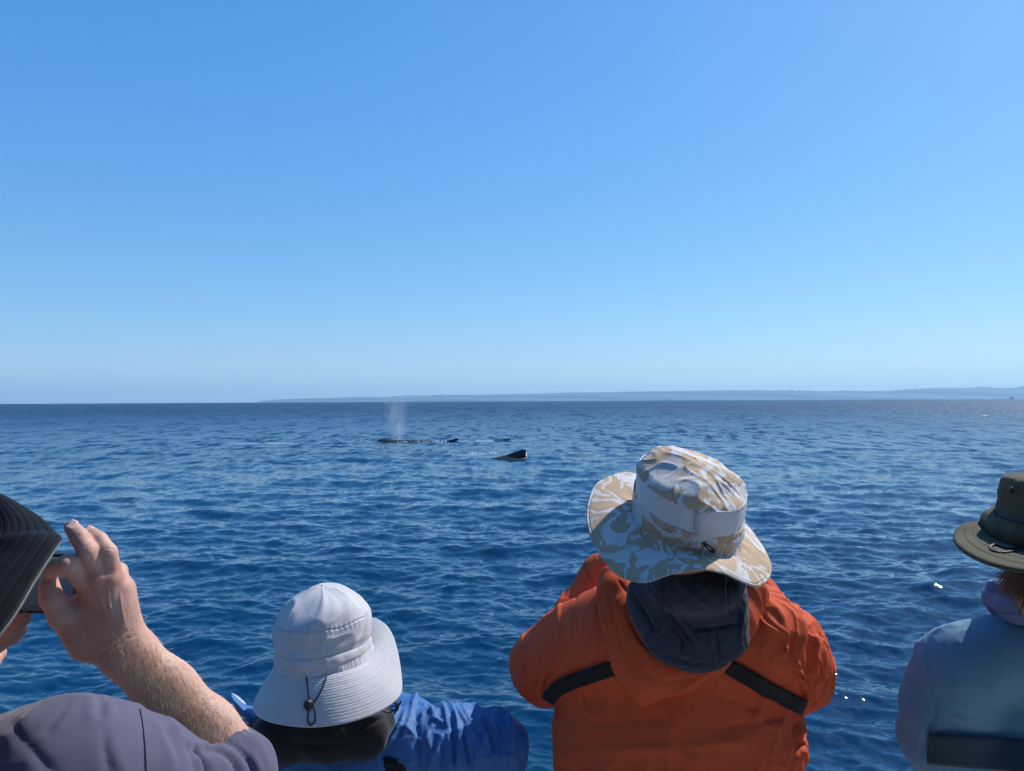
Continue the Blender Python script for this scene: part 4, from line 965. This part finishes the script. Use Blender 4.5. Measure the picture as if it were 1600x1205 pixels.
V = folds(V, Q, [
    ([(818, 982), (816, 1004), (802, 1047)], 3, .006), ([(840, 1008), (832, 1035), (829, 1057), (836, 1085)], 3, .006), ([(862, 1037), (843, 1066), (838, 1086)], 2.6, .007), ([(879, 1008), (862, 1030), (845, 1068)], 3, .006),
    ([(884, 915), (874, 950), (873, 994)], 4, .005), ([(806, 1050), (820, 1080), (845, 1102)], 4, -.005), ([(826, 1000), (822, 1030), (815, 1060)], 4, -.005), ([(850, 1020), (840, 1050), (835, 1080)], 3, -.004), ([(872, 1020), (855, 1050), (848, 1085)], 4, -.006),
    ([(862, 1095), (868, 1112), (862, 1118)], 5, -.012), ([(870, 1085), (866, 1105), (868, 1125)], 3, .006), ([(912, 905), (905, 925), (898, 940)], 3, -.005), ([(880, 896), (905, 880), (930, 862)], 4, .008), ([(914, 880), (918, 895), (924, 908)], 2, -.008),
    ([(908, 1078), (912, 1090), (918, 1102)], 2.4, -.005), ([(890, 1130), (960, 1128), (1060, 1122)], 14, -.004), ([(870, 1180), (960, 1172), (1080, 1165), (1200, 1150)], 12, .004),
    ([(1233, 924), (1246, 960), (1250, 990), (1243, 1040), (1258, 1075)], 3.6, .009), ([(1225, 1003), (1231, 1026), (1244, 1048), (1254, 1064)], 2.8, .009), ([(1268, 975), (1274, 1010), (1271, 1050), (1256, 1100)], 3.4, .008),
    ([(1172, 941), (1190, 972), (1207, 985), (1225, 994)], 3.4, .007), ([(1180, 930), (1210, 950), (1226, 975)], 6, .005), ([(1255, 975), (1262, 1020), (1262, 1060)], 4, -.008), ([(1236, 980), (1238, 1010), (1250, 1040)], 4, -.006),
    ([(1285, 1000), (1288, 1040), (1275, 1080)], 4, .006), ([(1280, 1010), (1281, 1045), (1268, 1085)], 3, -.005), ([(1248, 1070), (1258, 1092), (1252, 1118)], 4, -.010), ([(1256, 1060), (1265, 1085), (1258, 1108)], 2.4, .007),
    ([(1240, 1118), (1250, 1132), (1246, 1150), (1252, 1165), (1240, 1185), (1232, 1210)], 3, .008), ([(1246, 1124), (1240, 1145), (1240, 1170)], 3, -.007), ([(1252, 1160), (1246, 1180), (1248, 1210)], 2.6, .007), ([(1228, 1140), (1236, 1160), (1222, 1205)], 4, .004),
    ([(1110, 1085), (1160, 1100), (1215, 1122)], 10, -.004), ([(1000, 1160), (1060, 1180), (1140, 1190)], 12, .003), ([(1120, 1140), (1180, 1130), (1240, 1118)], 8, -.004), ([(1200, 1000), (1190, 1020), (1200, 1045)], 6, .004)])
N = vnormals(V, Q); sd_ = sstep(V[:, 0], ox[0] + .05, ox[0] + .25)
V = V + N * ((ridged(V, 6, 41, .06, 2)[:, None] - .4) * .0055 + ridged(V * np.array([1, 1, .6]), 15, 45, .04, 3)[:, None] * (.0016 + .0045 * sd_[:, None]))
sdf_obj('jacket', V, Q, ORG, po); bvO = bvh_of(V, Q)

# hood lying on the back
f = SDF(np.arange(P(900, 1000, 1.6)[0], P(1240, 1000, 1.6)[0], .0036), np.arange(1.48, 1.80, .0036), np.arange(P(0, 1140, 1.6)[2], P(0, 860, 1.6)[2], .0036))
fl_ = ((0, 1, 0), .55)
f.chain([P(955, 905, 1.68), P(962, 930, 1.655), P(976, 972, 1.625), P(996, 1012, 1.605), P(1022, 1042, 1.598), P(1060, 1042, 1.598), P(1105, 1018, 1.60), P(1150, 975, 1.62), P(1176, 930, 1.65)],
        [.030, .036, .046, .050, .050, .048, .046, .040, .036], .02, fl_)
f.cone(P(1012, 1045, 1.60), P(1003, 1098, 1.612), .045, .010, .03, fl_)
f.cone(P(1000, 1060, 1.605), P(985, 1030, 1.61), .03, .04, .03, fl_)
V, Q = f.mesh(2); del f
V = folds(V, Q, [([(980, 959), (992, 985), (1007, 1007), (1041, 1033), (1090, 1045)], 2.6, -.008), ([(944, 912), (936, 930), (942, 965), (955, 1010)], 2.4, .005), ([(952, 920), (958, 960), (972, 1010), (990, 1060)], 5, -.004),
                 ([(965, 905), (985, 935), (990, 955)], 2, -.004), ([(1003, 1104), (1050, 1085), (1100, 1055)], 4, .004), ([(1000, 1040), (1030, 1065), (1080, 1060)], 6, -.003), ([(985, 1020), (1000, 1070), (1004, 1095)], 5, .003)])
N = vnormals(V, Q); V = V + N * (ridged(V, 14, 51, .03, 3)[:, None] * .0018)
sdf_obj('hood', V, Q, ORG, po)
# fleece hood hanging over it
FLE = fabric('charcoal_fleece', (.040, .050, .068), .95, 700, .9, .25, 60, .15, .2, .15)
f = SDF(np.arange(P(960, 1000, 1.6)[0], P(1200, 1000, 1.6)[0], .003), np.arange(1.38, 1.72, .003), np.arange(P(0, 1075, 1.6)[2], P(0, 840, 1.6)[2], .003))
f.ell(P(1075, 945, 1.575), (.118, .055, .085), .03); f.ell(P(1090, 990, 1.568), (.094, .050, .078), .03); f.ell(P(1080, 908, 1.56), (.104, .125, .062), .03)
f.cone(P(1140, 930, 1.575), P(1146, 1000, 1.57), .030, .028, .02); f.cone(P(1010, 930, 1.58), P(1040, 1000, 1.57), .035, .035, .03)
V, Q = f.mesh(2); del f
V = folds(V, Q, [([(1020, 912), (1044, 946), (1079, 984), (1099, 1019)], 3.4, .007), ([(1012, 912), (1036, 950), (1066, 985), (1088, 1020)], 4, -.009), ([(1030, 905), (1042, 955), (1028, 988), (1010, 1006)], 3, .008), ([(990, 930), (1010, 966), (1026, 985)], 4, -.010),
                 ([(1046, 972), (1066, 1005), (1060, 1023)], 3.5, -.008), ([(1131, 900), (1129, 932), (1129, 952)], 2.4, .008), ([(1138, 902), (1140, 935), (1139, 955)], 3, -.009), ([(1145, 902), (1151, 932), (1158, 960), (1155, 992), (1161, 1012)], 2.6, .009), ([(1150, 905), (1158, 935), (1163, 960)], 2.4, -.006),
                 ([(1079, 986), (1119, 982), (1151, 975)], 3, -.008), ([(1119, 985), (1122, 1010), (1126, 1042)], 2.4, -.006), ([(1088, 988), (1106, 990), (1112, 1015)], 3, .005), ([(1060, 905), (1090, 935), (1130, 960)], 6, .004), ([(1130, 956), (1146, 962), (1150, 972)], 3, .006),
                 ([(1000, 1000), (1040, 1030), (1100, 1045)], 4, .003), ([(1050, 1025), (1085, 1038), (1115, 1030)], 4, -.004)])
N = vnormals(V, Q); V = V + N * (wav(V, 45, 61)[:, None] * .0010 + wav(V, 110, 63)[:, None] * .0006)
sdf_obj('fleece_hood', V, Q, FLE, po)
ribbon('strap', bvO, [(858, 1092), (868, 1078), (882, 1068), (915, 1056), (962, 1040)], [20, 22, 22, 22], STRAP, po, .005, .0035, 10, 6)
ribbon('strap', bvO, [(1120, 1030), (1160, 1052), (1205, 1078), (1240, 1097), (1253, 1104)], [23, 24, 24, 24], STRAP, po, .005, .0035, 10, 6)

# ---- leaf-patterned hat
def camo():
    m, n, l, b = mat_new('leaf_print_cotton'); tc = n.new('ShaderNodeTexCoord')
    def mapn(s, r=0):
        mp = n.new('ShaderNodeMapping'); mp.inputs['Scale'].default_value = s; mp.inputs['Rotation'].default_value = (0, r, r * .6); l.new(tc.outputs['Object'], mp.inputs[0]); return mp.outputs[0]
    def ramp(src, stops):
        cr = n.new('ShaderNodeValToRGB'); cr.color_ramp.interpolation = 'CONSTANT'; e = cr.color_ramp.elements
        e[0].position = stops[0][0]; e[0].color = stops[0][1]; e[1].position = stops[1][0]; e[1].color = stops[1][1]
        for p_, c_ in stops[2:]: q = e.new(p_); q.color = c_
        l.new(src, cr.inputs[0]); return cr.outputs[0]
    def mix(fac, a, c):
        mx = n.new('ShaderNodeMix'); mx.data_type = 'RGBA'; l.new(fac, mx.inputs[0]); l.new(a, mx.inputs[6]); l.new(c, mx.inputs[7]); return mx.outputs[2]
    W_ = (.57, .55, .53, 1); T_ = (.47, .33, .21, 1); T2 = (.34, .25, .18, 1); Gg = (.49, .46, .43, 1)
    nz = n.new('ShaderNodeTexNoise'); nz.inputs['Scale'].default_value = 13; nz.inputs['Detail'].default_value = 5; nz.inputs['Distortion'].default_value = .7; l.new(mapn((1, 1, 1)), nz.inputs[0])
    basec = ramp(nz.outputs[0], [(0, T_), (.44, T2), (.455, W_), (.52, Gg), (.545, T_), (.62, W_)])
    vo = n.new('ShaderNodeTexVoronoi'); vo.inputs['Scale'].default_value = 17; vo.inputs['Randomness'].default_value = 1; l.new(mapn((1, 1, 1), .4), vo.inputs[0])
    sepc = n.new('ShaderNodeSeparateColor'); l.new(vo.outputs['Color'], sepc.inputs[0])
    blob = ramp(sepc.outputs[0], [(0, W_), (.33, T_), (.6, Gg), (.8, T2)])
    m1 = ramp(sepc.outputs[1], [(0, (0, 0, 0, 1)), (.55, (1, 1, 1, 1))])
    mm = n.new('ShaderNodeMath'); mm.operation = 'MULTIPLY'; d1 = n.new('ShaderNodeMath'); d1.operation = 'LESS_THAN'; d1.inputs[1].default_value = .47
    nzd = n.new('ShaderNodeTexNoise'); nzd.inputs['Scale'].default_value = 60; l.new(mapn((1, 1, 1)), nzd.inputs[0]); ad = n.new('ShaderNodeMath'); ad.operation = 'MULTIPLY_ADD'; ad.inputs[1].default_value = .35
    l.new(nzd.outputs[0], ad.inputs[0]); l.new(vo.outputs['Distance'], ad.inputs[2]); sb = n.new('ShaderNodeMath'); sb.operation = 'SUBTRACT'; sb.inputs[1].default_value = .17; l.new(ad.outputs[0], sb.inputs[0]); l.new(sb.outputs[0], d1.inputs[0])
    l.new(m1, mm.inputs[0]); l.new(d1.outputs[0], mm.inputs[1])
    c1 = mix(mm.outputs[0], basec, blob)
    wv = n.new('ShaderNodeTexWave'); wv.inputs['Scale'].default_value = 42; wv.inputs['Distortion'].default_value = 4; wv.inputs['Detail'].default_value = 1.5; wv.inputs['Detail Scale'].default_value = .7; l.new(mapn((1, 1, 1), .8), wv.inputs[0])
    leaf = ramp(wv.outputs[0], [(0, (0, 0, 0, 1)), (.62, (1, 1, 1, 1))])
    nm = n.new('ShaderNodeTexNoise'); nm.inputs['Scale'].default_value = 14; l.new(mapn((1, 1.2, 1), 1.1), nm.inputs[0])
    lm = ramp(nm.outputs[0], [(0, (0, 0, 0, 1)), (.60, (1, 1, 1, 1))]); lmm = n.new('ShaderNodeMath'); lmm.operation = 'MULTIPLY'; l.new(leaf, lmm.inputs[0]); l.new(lm, lmm.inputs[1])
    tw = n.new('ShaderNodeRGB'); tw.outputs[0].default_value = W_
    c2 = mix(lmm.outputs[0], c1, tw.outputs[0])
    l.new(c2, b.inputs['Base Color']); b.inputs['Roughness'].default_value = .8; b.inputs['Specular IOR Level'].default_value = .3
    w = n.new('ShaderNodeTexNoise'); w.inputs['Scale'].default_value = 1300; l.new(tc.outputs['Object'], w.inputs[0]); bu = n.new('ShaderNodeBump'); bu.inputs['Strength'].default_value = .2; bu.inputs['Distance'].default_value = .001
    l.new(w.outputs[0], bu.inputs['Height'])
    w2 = n.new('ShaderNodeTexNoise'); w2.inputs['Scale'].default_value = 34; w2.inputs['Detail'].default_value = 5; l.new(tc.outputs['Object'], w2.inputs[0]); b2 = n.new('ShaderNodeBump'); b2.inputs['Strength'].default_value = .5; b2.inputs['Distance'].default_value = .004
    l.new(w2.outputs[0], b2.inputs['Height']); l.new(b2.outputs[0], bu.inputs['Normal']); l.new(bu.outputs[0], b.inputs['Normal']); return m
CAMO = camo()
def mesh_cloth():
    m, n, l, b = mat_new('white_mesh_cloth'); uv = n.new('ShaderNodeUVMap'); sp = n.new('ShaderNodeSeparateXYZ'); l.new(uv.outputs[0], sp.inputs[0])
    def mth(op, a, c=None):
        q = n.new('ShaderNodeMath'); q.operation = op
        for i, x in enumerate((a, c)):
            if x is None: continue
            if isinstance(x, (int, float)): q.inputs[i].default_value = x
            else: l.new(x, q.inputs[i])
        return q.outputs[0]
    k = 2 * math.pi / .0048
    s1 = mth('SINE', mth('MULTIPLY', mth('ADD', sp.outputs[0], sp.outputs[1]), k)); s2 = mth('SINE', mth('MULTIPLY', mth('SUBTRACT', sp.outputs[0], sp.outputs[1]), k))
    hole = mth('GREATER_THAN', mth('ADD', s1, s2), .55)
    mx = n.new('ShaderNodeMix'); mx.data_type = 'RGBA'; mx.inputs[6].default_value = (.72, .73, .76, 1); mx.inputs[7].default_value = (.14, .15, .18, 1); l.new(hole, mx.inputs[0]); l.new(mx.outputs[2], b.inputs['Base Color'])
    bu = n.new('ShaderNodeBump'); bu.inputs['Strength'].default_value = .8; bu.inputs['Distance'].default_value = .001; iv = mth('SUBTRACT', 1.0, hole); l.new(iv, bu.inputs['Height']); l.new(bu.outputs[0], b.inputs['Normal'])
    b.inputs['Roughness'].default_value = .6; return m
MESHC = mesh_cloth()
H = Hat(1068, 818, 1.5, .106, .116, 0, 22, 12)
dxf = lambda z: -.16 * max(z - .03, 0)
def crown_part(name, prof, mat, parent, thick=.0015, seed=3, wr=.0018, gather=None):
    G = H.shell(prof, dx=dxf, wr=wr, seed=seed, sub=8)
    th = H.th[:, None]; z = G[..., 2]
    if gather: G[..., :2] *= (1 + gather * np.abs(np.sin(th * 27 + 2.5 * np.sin(th * 5))) * np.exp(-((z - .012) / .012) ** 2))[..., None]
    if name == 'hat':  # slack dents in the soft top
        d = .010 * np.exp(-(((th % 6.283) - 5.3) / .35) ** 2 - ((z - .118) / .014) ** 2) + .008 * np.exp(-(((th % 6.283) - 5.9) / .25) ** 2 - ((z - .112) / .018) ** 2)
        G[..., 2] -= d * .8; G[..., :2] *= (1 - d * 4)[..., None]
    uv = np.stack([np.broadcast_to(th * .11, z.shape), np.broadcast_to(np.linspace(0, 1, G.shape[1])[None] * (prof[-1][0] - prof[0][0]) * 1.0, z.shape)], -1)
    return grid_obj(name, H.w(G), True, mat, parent, thick, uv)
hat = crown_part('hat', [(.091, .988), (.093, .992), (.099, .965), (.105, .93), (.112, .86), (.122, .68), (.130, .42), (.134, .2), (.135, .02)], CAMO, po, seed=7, wr=.0032)
crown_part('mesh_panel', [(.045, .985), (.06, .992), (.078, .99), (.094, .975)], MESHC, hat, seed=8, wr=.0012)
crown_part('band', [(-.004, 1.05), (.002, 1.0), (.010, .965), (.020, .985), (.034, 1.005), (.046, .998)], CAMO, hat, seed=9, wr=.0022, gather=.03)
edge = H.edge_px([(180, 917, 797, 1.50), (196, 922, 835, 1.45), (212, 941, 872, 1.405), (230, 968, 900, 1.37), (248, 1008, 911, 1.345), (266, 1052, 899, 1.335), (283, 1092, 893, 1.34), (300, 1130, 897, 1.355), (316, 1162, 911, 1.385), (328, 1182, 917, 1.41), (340, 1199, 904, 1.45),
                  (355, 1204, 884, 1.49), (15, 1187, 852, 1.56), (40, 1150, 812, 1.62), (90, 1060, 765, 1.68), (125, 990, 741, 1.66), (145, 955, 744, 1.62), (162, 929, 760, 1.57)])
base = H.w(H.ring(1.0, .001))
G, N = brim_grid(base, edge, 64, 0, 0, .004)
t = np.linspace(0, 1, G.shape[1])[None, :]; th = H.th[:, None]
G = G + N * ((wav(G.reshape(-1, 3), 6, 19, 10) * .004).reshape(G.shape[:2]) + .0022 * np.sin(th * 17 + 3 * np.sin(th * 4)) * np.exp(-(t / .25) ** 2) - .0012 * np.exp(-((t - .95) / .012) ** 2))[..., None]
grid_obj('brim', G, True, CAMO, hat, .002); tube('brim_edging', np.vstack([G[:, -1], G[:1, -1]]), .0016, CAMO, hat, 6)
# toggle, loop, seam tab
def blob(name, c, r, mat, parent, a=None):
    m_ = max(r) * 1.6; s_ = SDF(*[np.arange(c[i] - m_, c[i] + m_, max(r) / 12) for i in range(3)])
    if a is None: s_.ell(c, r, .001)
    else: s_.cone(c, a, r[0], r[1], .001)
    V, Q = s_.mesh(1); return sdf_obj(name, V, Q, mat, parent)
c0 = H.w(np.array([[.032, -.122, .014]]))[0]
g0 = P(1091, 845, 1.39)
cl = blob('cord_lock', g0, (.0095, .009, .0085), BLACK, hat)
c = catmull(np.array([P(1094, 847, 1.383), P(1106, 852, 1.375), P(1116, 860, 1.372), P(1117, 864, 1.372), P(1111, 862, 1.376), P(1101, 852, 1.383), P(1092, 846, 1.386)]), 8); tube('cord', c, .0015, BLACK, hat)
kk = P(1114, 861, 1.372); blob('cord_knot', kk, (.0055, .005, .0042), BLACK, hat)
TAB = fabric('grey_tape', (.40, .42, .48), .7, 900, .3)
G = np.zeros((5, 8, 3))
bvM = BVHTree.FromPolygons([tuple(v.co) for v in bpy.data.objects[[o.name for o in C.objects if o.name.startswith('mesh_panel')][0]].data.vertices], [tuple(p_.vertices) for p_ in [o for o in C.objects if o.name.startswith('mesh_panel')][0].data.polygons])
for i in range(5):
    for j in range(8): G[i, j] = on_surface(bvM, 1086 + i * 1.6 - j * .15, 799 + j * 4.6, .0022, 1.4)[0]
grid_obj('seam_tab', G, False, TAB, hat, .0012)
# ================================================================== person at the right edge
rx = P(1660, 1000, 1.6)
pr_ = empty('person', (rx[0], rx[1], DECK), 'person at the right edge in olive brimmed hat and slate blue jacket', 'person')
f = SDF(np.arange(rx[0] - .32, rx[0] + .36, .009), np.arange(1.2, 2.1, .009), np.arange(3.2, 4.5, .009))
hc = P(1665, 868, 1.40); head_into(f, hc + np.array([0, .0, -.01]))
f.cone(hc + np.array([0, .06, -.07]), P(1655, 990, 1.62), .048, .055, .03)
f.cone(P(1655, 1050, 1.63), P(1655, 1420, 1.64), .14, .13, .05, ((0, 1, 0), .7))
for sg in (-1, 1):
    f.chain([P(1655 + sg * 130, 1050, 1.62), P(1655 + sg * 172, 1165, 1.68), P(1655 + sg * 110, 1205, 1.88), P(1655 + sg * 50, 1130, 1.96)], [.05, .042, .034, .028], .02)
    simple_hand(f, P(1655 + sg * 50, 1130, 1.96), np.array([-sg * .03, .03, .07]), sg)
V, Q = f.mesh(1); del f; sdf_obj('body', V, Q, SKIN, pr_); legs(pr_, rx[0], 1.64, 3.3)
m = fabric('slate_blue_shell', (.12, .235, .33), .8, 1300, .2, .12, 14, .1, .05, .3)
f = SDF(np.arange(P(1390, 1000, 1.68)[0], P(1940, 1000, 1.68)[0], .0042), np.arange(1.42, 2.05, .0042), np.arange(3.42, P(0, 950, 1.6)[2], .0042))
f.chain([P(1655, 1420, 1.66), P(1655, 1150, 1.64), P(1655, 1100, 1.63)], [.205, .205, .17], .05, ((0, 1, 0), .58))
f.chain([P(1503, 1038, 1.61), P(1560, 1022, 1.60), P(1655, 1012, 1.59), P(1750, 1022, 1.60), P(1808, 1038, 1.61)], [.074, .066, .070, .066, .074], .05)
for sg in (-1, 1): f.chain([P(1655 + sg * 158, 1050, 1.62), P(1655 + sg * 174, 1100, 1.65), P(1655 + sg * 182, 1150, 1.69)], [.078, .083, .085], .04); f.chain([P(1655 + sg * 182, 1150, 1.69), P(1655 + sg * 150, 1240, 1.78), P(1655 + sg * 70, 1200, 1.95)], [.085, .075, .05], .03)
V, Q = f.mesh(2); del f
V = folds(V, Q, [([(1439, 1000), (1428, 1018), (1424, 1034)], 3.5, .006), ([(1430, 1028), (1418, 1048), (1420, 1065)], 3.5, .005), ([(1435, 1036), (1440, 1060), (1432, 1090)], 5, -.004), ([(1452, 1080), (1462, 1110), (1452, 1150), (1456, 1205)], 5, -.006), ([(1470, 1100), (1490, 1120), (1520, 1130)], 8, .004),
                 ([(1455, 992), (1475, 982), (1500, 976)], 3, .004), ([(1452, 996), (1449, 1040), (1455, 1090)], 1.6, -.003), ([(1446, 998), (1443, 1040)], 2.5, .003), ([(1520, 1110), (1500, 1090), (1490, 1060)], 10, .003), ([(1440, 1130), (1436, 1170), (1446, 1205)], 6, .004)])
N = vnormals(V, Q); V = V + N * ((ridged(V, 5, 71, .06, 2)[:, None] - .4) * .003 + ridged(V, 16, 75, .04, 3)[:, None] * .0010)
sdf_obj('jacket', V, Q, m, pr_); bvR = bvh_of(V, Q)
m2 = fabric('slate_collar', (.12, .17, .30), .75, 1300, .25, .3, 24, .1, .12, .3)
f = SDF(np.arange(P(1515, 950, 1.62)[0], P(1810, 950, 1.62)[0], .0034), np.arange(1.44, 1.80, .0034), np.arange(P(0, 1005, 1.6)[2], P(0, 885, 1.6)[2], .0034))
f.chain([P(1590, 930, 1.70), P(1569, 936, 1.63), P(1592, 945, 1.57), P(1655, 950, 1.54), P(1718, 945, 1.57), P(1741, 936, 1.63), P(1720, 930, 1.70)], [.03, .034, .036, .038, .036, .034, .03], .02)
f.chain([P(1556, 920, 1.62), P(1590, 922, 1.575), P(1655, 925, 1.545)], [.018, .018, .02], .012)
V, Q = f.mesh(2); del f
V = folds(V, Q, [([(1541, 920), (1565, 926), (1590, 935), (1612, 938)], 2.2, -.009), ([(1548, 912), (1570, 915), (1600, 912)], 3, .006), ([(1556, 948), (1575, 938), (1605, 942)], 3, .006), ([(1552, 955), (1580, 958), (1612, 950)], 3, -.005), ([(1545, 930), (1556, 940), (1560, 958)], 3, .004)])
N = vnormals(V, Q); V = V + N * (ridged(V, 14, 81, .05, 3)[:, None] * .0035)
sdf_obj('collar', V, Q, m2, pr_)
m3 = fabric('dark_teal_band', (.010, .035, .050), .8, 900, .4, .1, 30, .2)
ribbon('band', bvR, [(1449, 1166), (1480, 1167), (1520, 1170), (1560, 1174), (1600, 1179), (1650, 1181), (1700, 1179)], [47, 48, 50, 51, 52], m3, pr_, .006, .005, 8, 8)
# hair under the brim
HAIR = plain('auburn_hair', (.25, .105, .055), .5); g = np.random.default_rng(9); Vs = []; Fs = []
cx = hc + np.array([0, 0, -.03])
for i in range(4200):
    a = g.uniform(-1.75, 1.75) ; r = .086 + g.normal() * .005; top = cx + np.array([math.sin(a) * r, -math.cos(a) * (r + .012), g.uniform(.0, .03)])
    L = g.uniform(.05, .085) * (.85 if abs(a) > 1.2 else 1.15); d = np.array([math.sin(a) * .35 + g.normal() * .12, -math.cos(a) * .12 + g.normal() * .1, -1.0]); d /= np.linalg.norm(d)
    w = g.uniform(.0003, .0008); u = np.array([math.cos(a), math.sin(a), 0]) * w; v = np.array([math.sin(a), -math.cos(a), 0]) * w; k = len(Vs) * 7
    curl = np.array([math.sin(a), -math.cos(a), 0]) * g.normal() * .006; p1 = top + d * L * .55 + curl; p2 = top + d * L + curl * 2.2
    Vs.append(np.array([top + u, top - u * .5 + v, top - u * .5 - v, p1 + u, p1 - u * .5 + v, p1 - u * .5 - v, p2]))
    for q in range(3):
        q2 = (q + 1) % 3; Fs += [(k + q, k + q2, k + 3 + q2), (k + q, k + 3 + q2, k + 3 + q), (k + 3 + q, k + 3 + q2, k + 6)]
me = bpy.data.meshes.new('hair'); me.from_pydata([tuple(v) for v in np.concatenate(Vs)], [], Fs); me.update(); tag(link('hair', me, HAIR, pr_), kind='stuff')
f = SDF(np.arange(cx[0] - .1, cx[0] + .1, .005), np.arange(cx[1] - .12, cx[1] + .1, .005), np.arange(cx[2] - .05, cx[2] + .09, .005)); f.ell(cx + [0, -.005, .02], (.084, .098, .06), .02)
V, Q = f.mesh(1); sdf_obj('hair_cap', V, Q, HAIR, pr_)
# olive hat
OLV = quilted('olive_cotton', (.10, .088, .055), .9)
H = Hat(1665, 852, 1.36, .099, .116, 0, 3, 0)
prof = [(-.004, 1.04), (.004, 1.10), (.012, 1.20), (.030, 1.235), (.044, 1.17), (.050, 1.03), (.054, 1.01), (.075, .975), (.098, .955), (.110, .935), (.116, .87), (.119, .6), (.121, .3), (.121, .02)]
G = H.shell(prof, wr=.0024, seed=14, sub=8); th = H.th[:, None]; z = G[..., 2]
G[..., :2] *= (1 + .02 * np.sin(th * 9 + 3 * np.sin(th * 2)) * np.exp(-((z - .03) / .02) ** 2) + .018 * np.sin(th * 7 + 20 * z) * np.exp(-((z - .085) / .03) ** 2))[..., None]
hat = grid_obj('hat', H.w(G), True, OLV, pr_, .0018)
edge = H.edge_px([(180, 1492, 838, 1.36), (198, 1497, 852, 1.29), (216, 1519, 869, 1.235), (236, 1556, 884, 1.19), (256, 1605, 893, 1.165), (280, 1680, 896, 1.165), (305, 1760, 888, 1.20), (330, 1812, 866, 1.27), (0, 1840, 842, 1.36), (40, 1800, 815, 1.47), (90, 1670, 800, 1.53), (125, 1585, 812, 1.49), (148, 1530, 817, 1.44), (165, 1501, 823, 1.40)])
G, N = brim_grid(H.w(H.ring(1.0, .0)), edge, 80, 6, .0022, .004)
grid_obj('brim', G, True, OLV, hat, .003); tube('brim_edging', np.vstack([G[:, -1], G[:1, -1]]), .0026, OLV, hat, 6)
bvB = BVHTree.FromPolygons([tuple(v) for v in G.reshape(-1, 3)], [tuple(q) for q in grid_quads(G.shape[0], G.shape[1], True).tolist()])
cord([(1600, 862), (1580, 866), (1562, 867), (1550, 864), (1547, 859), (1553, 855), (1564, 857), (1578, 861), (1600, 858)], .0026, .004, bvB, hat, 'hat_cord')
cs = [H.w(np.array([[math.cos(a) * .124, math.sin(a) * .142, .052 - .004 * math.cos(3 * a)]]))[0] for a in np.linspace(math.pi, 2 * math.pi, 30)]
tube('hat_tie', cs, .0035, BLACK, hat, 6)
for (a, b_, d_) in ((1580, 766, 1.345),):
    blob('vent_eyelet', P(a, b_, d_), (.003, .004, .006), BLACK, hat)
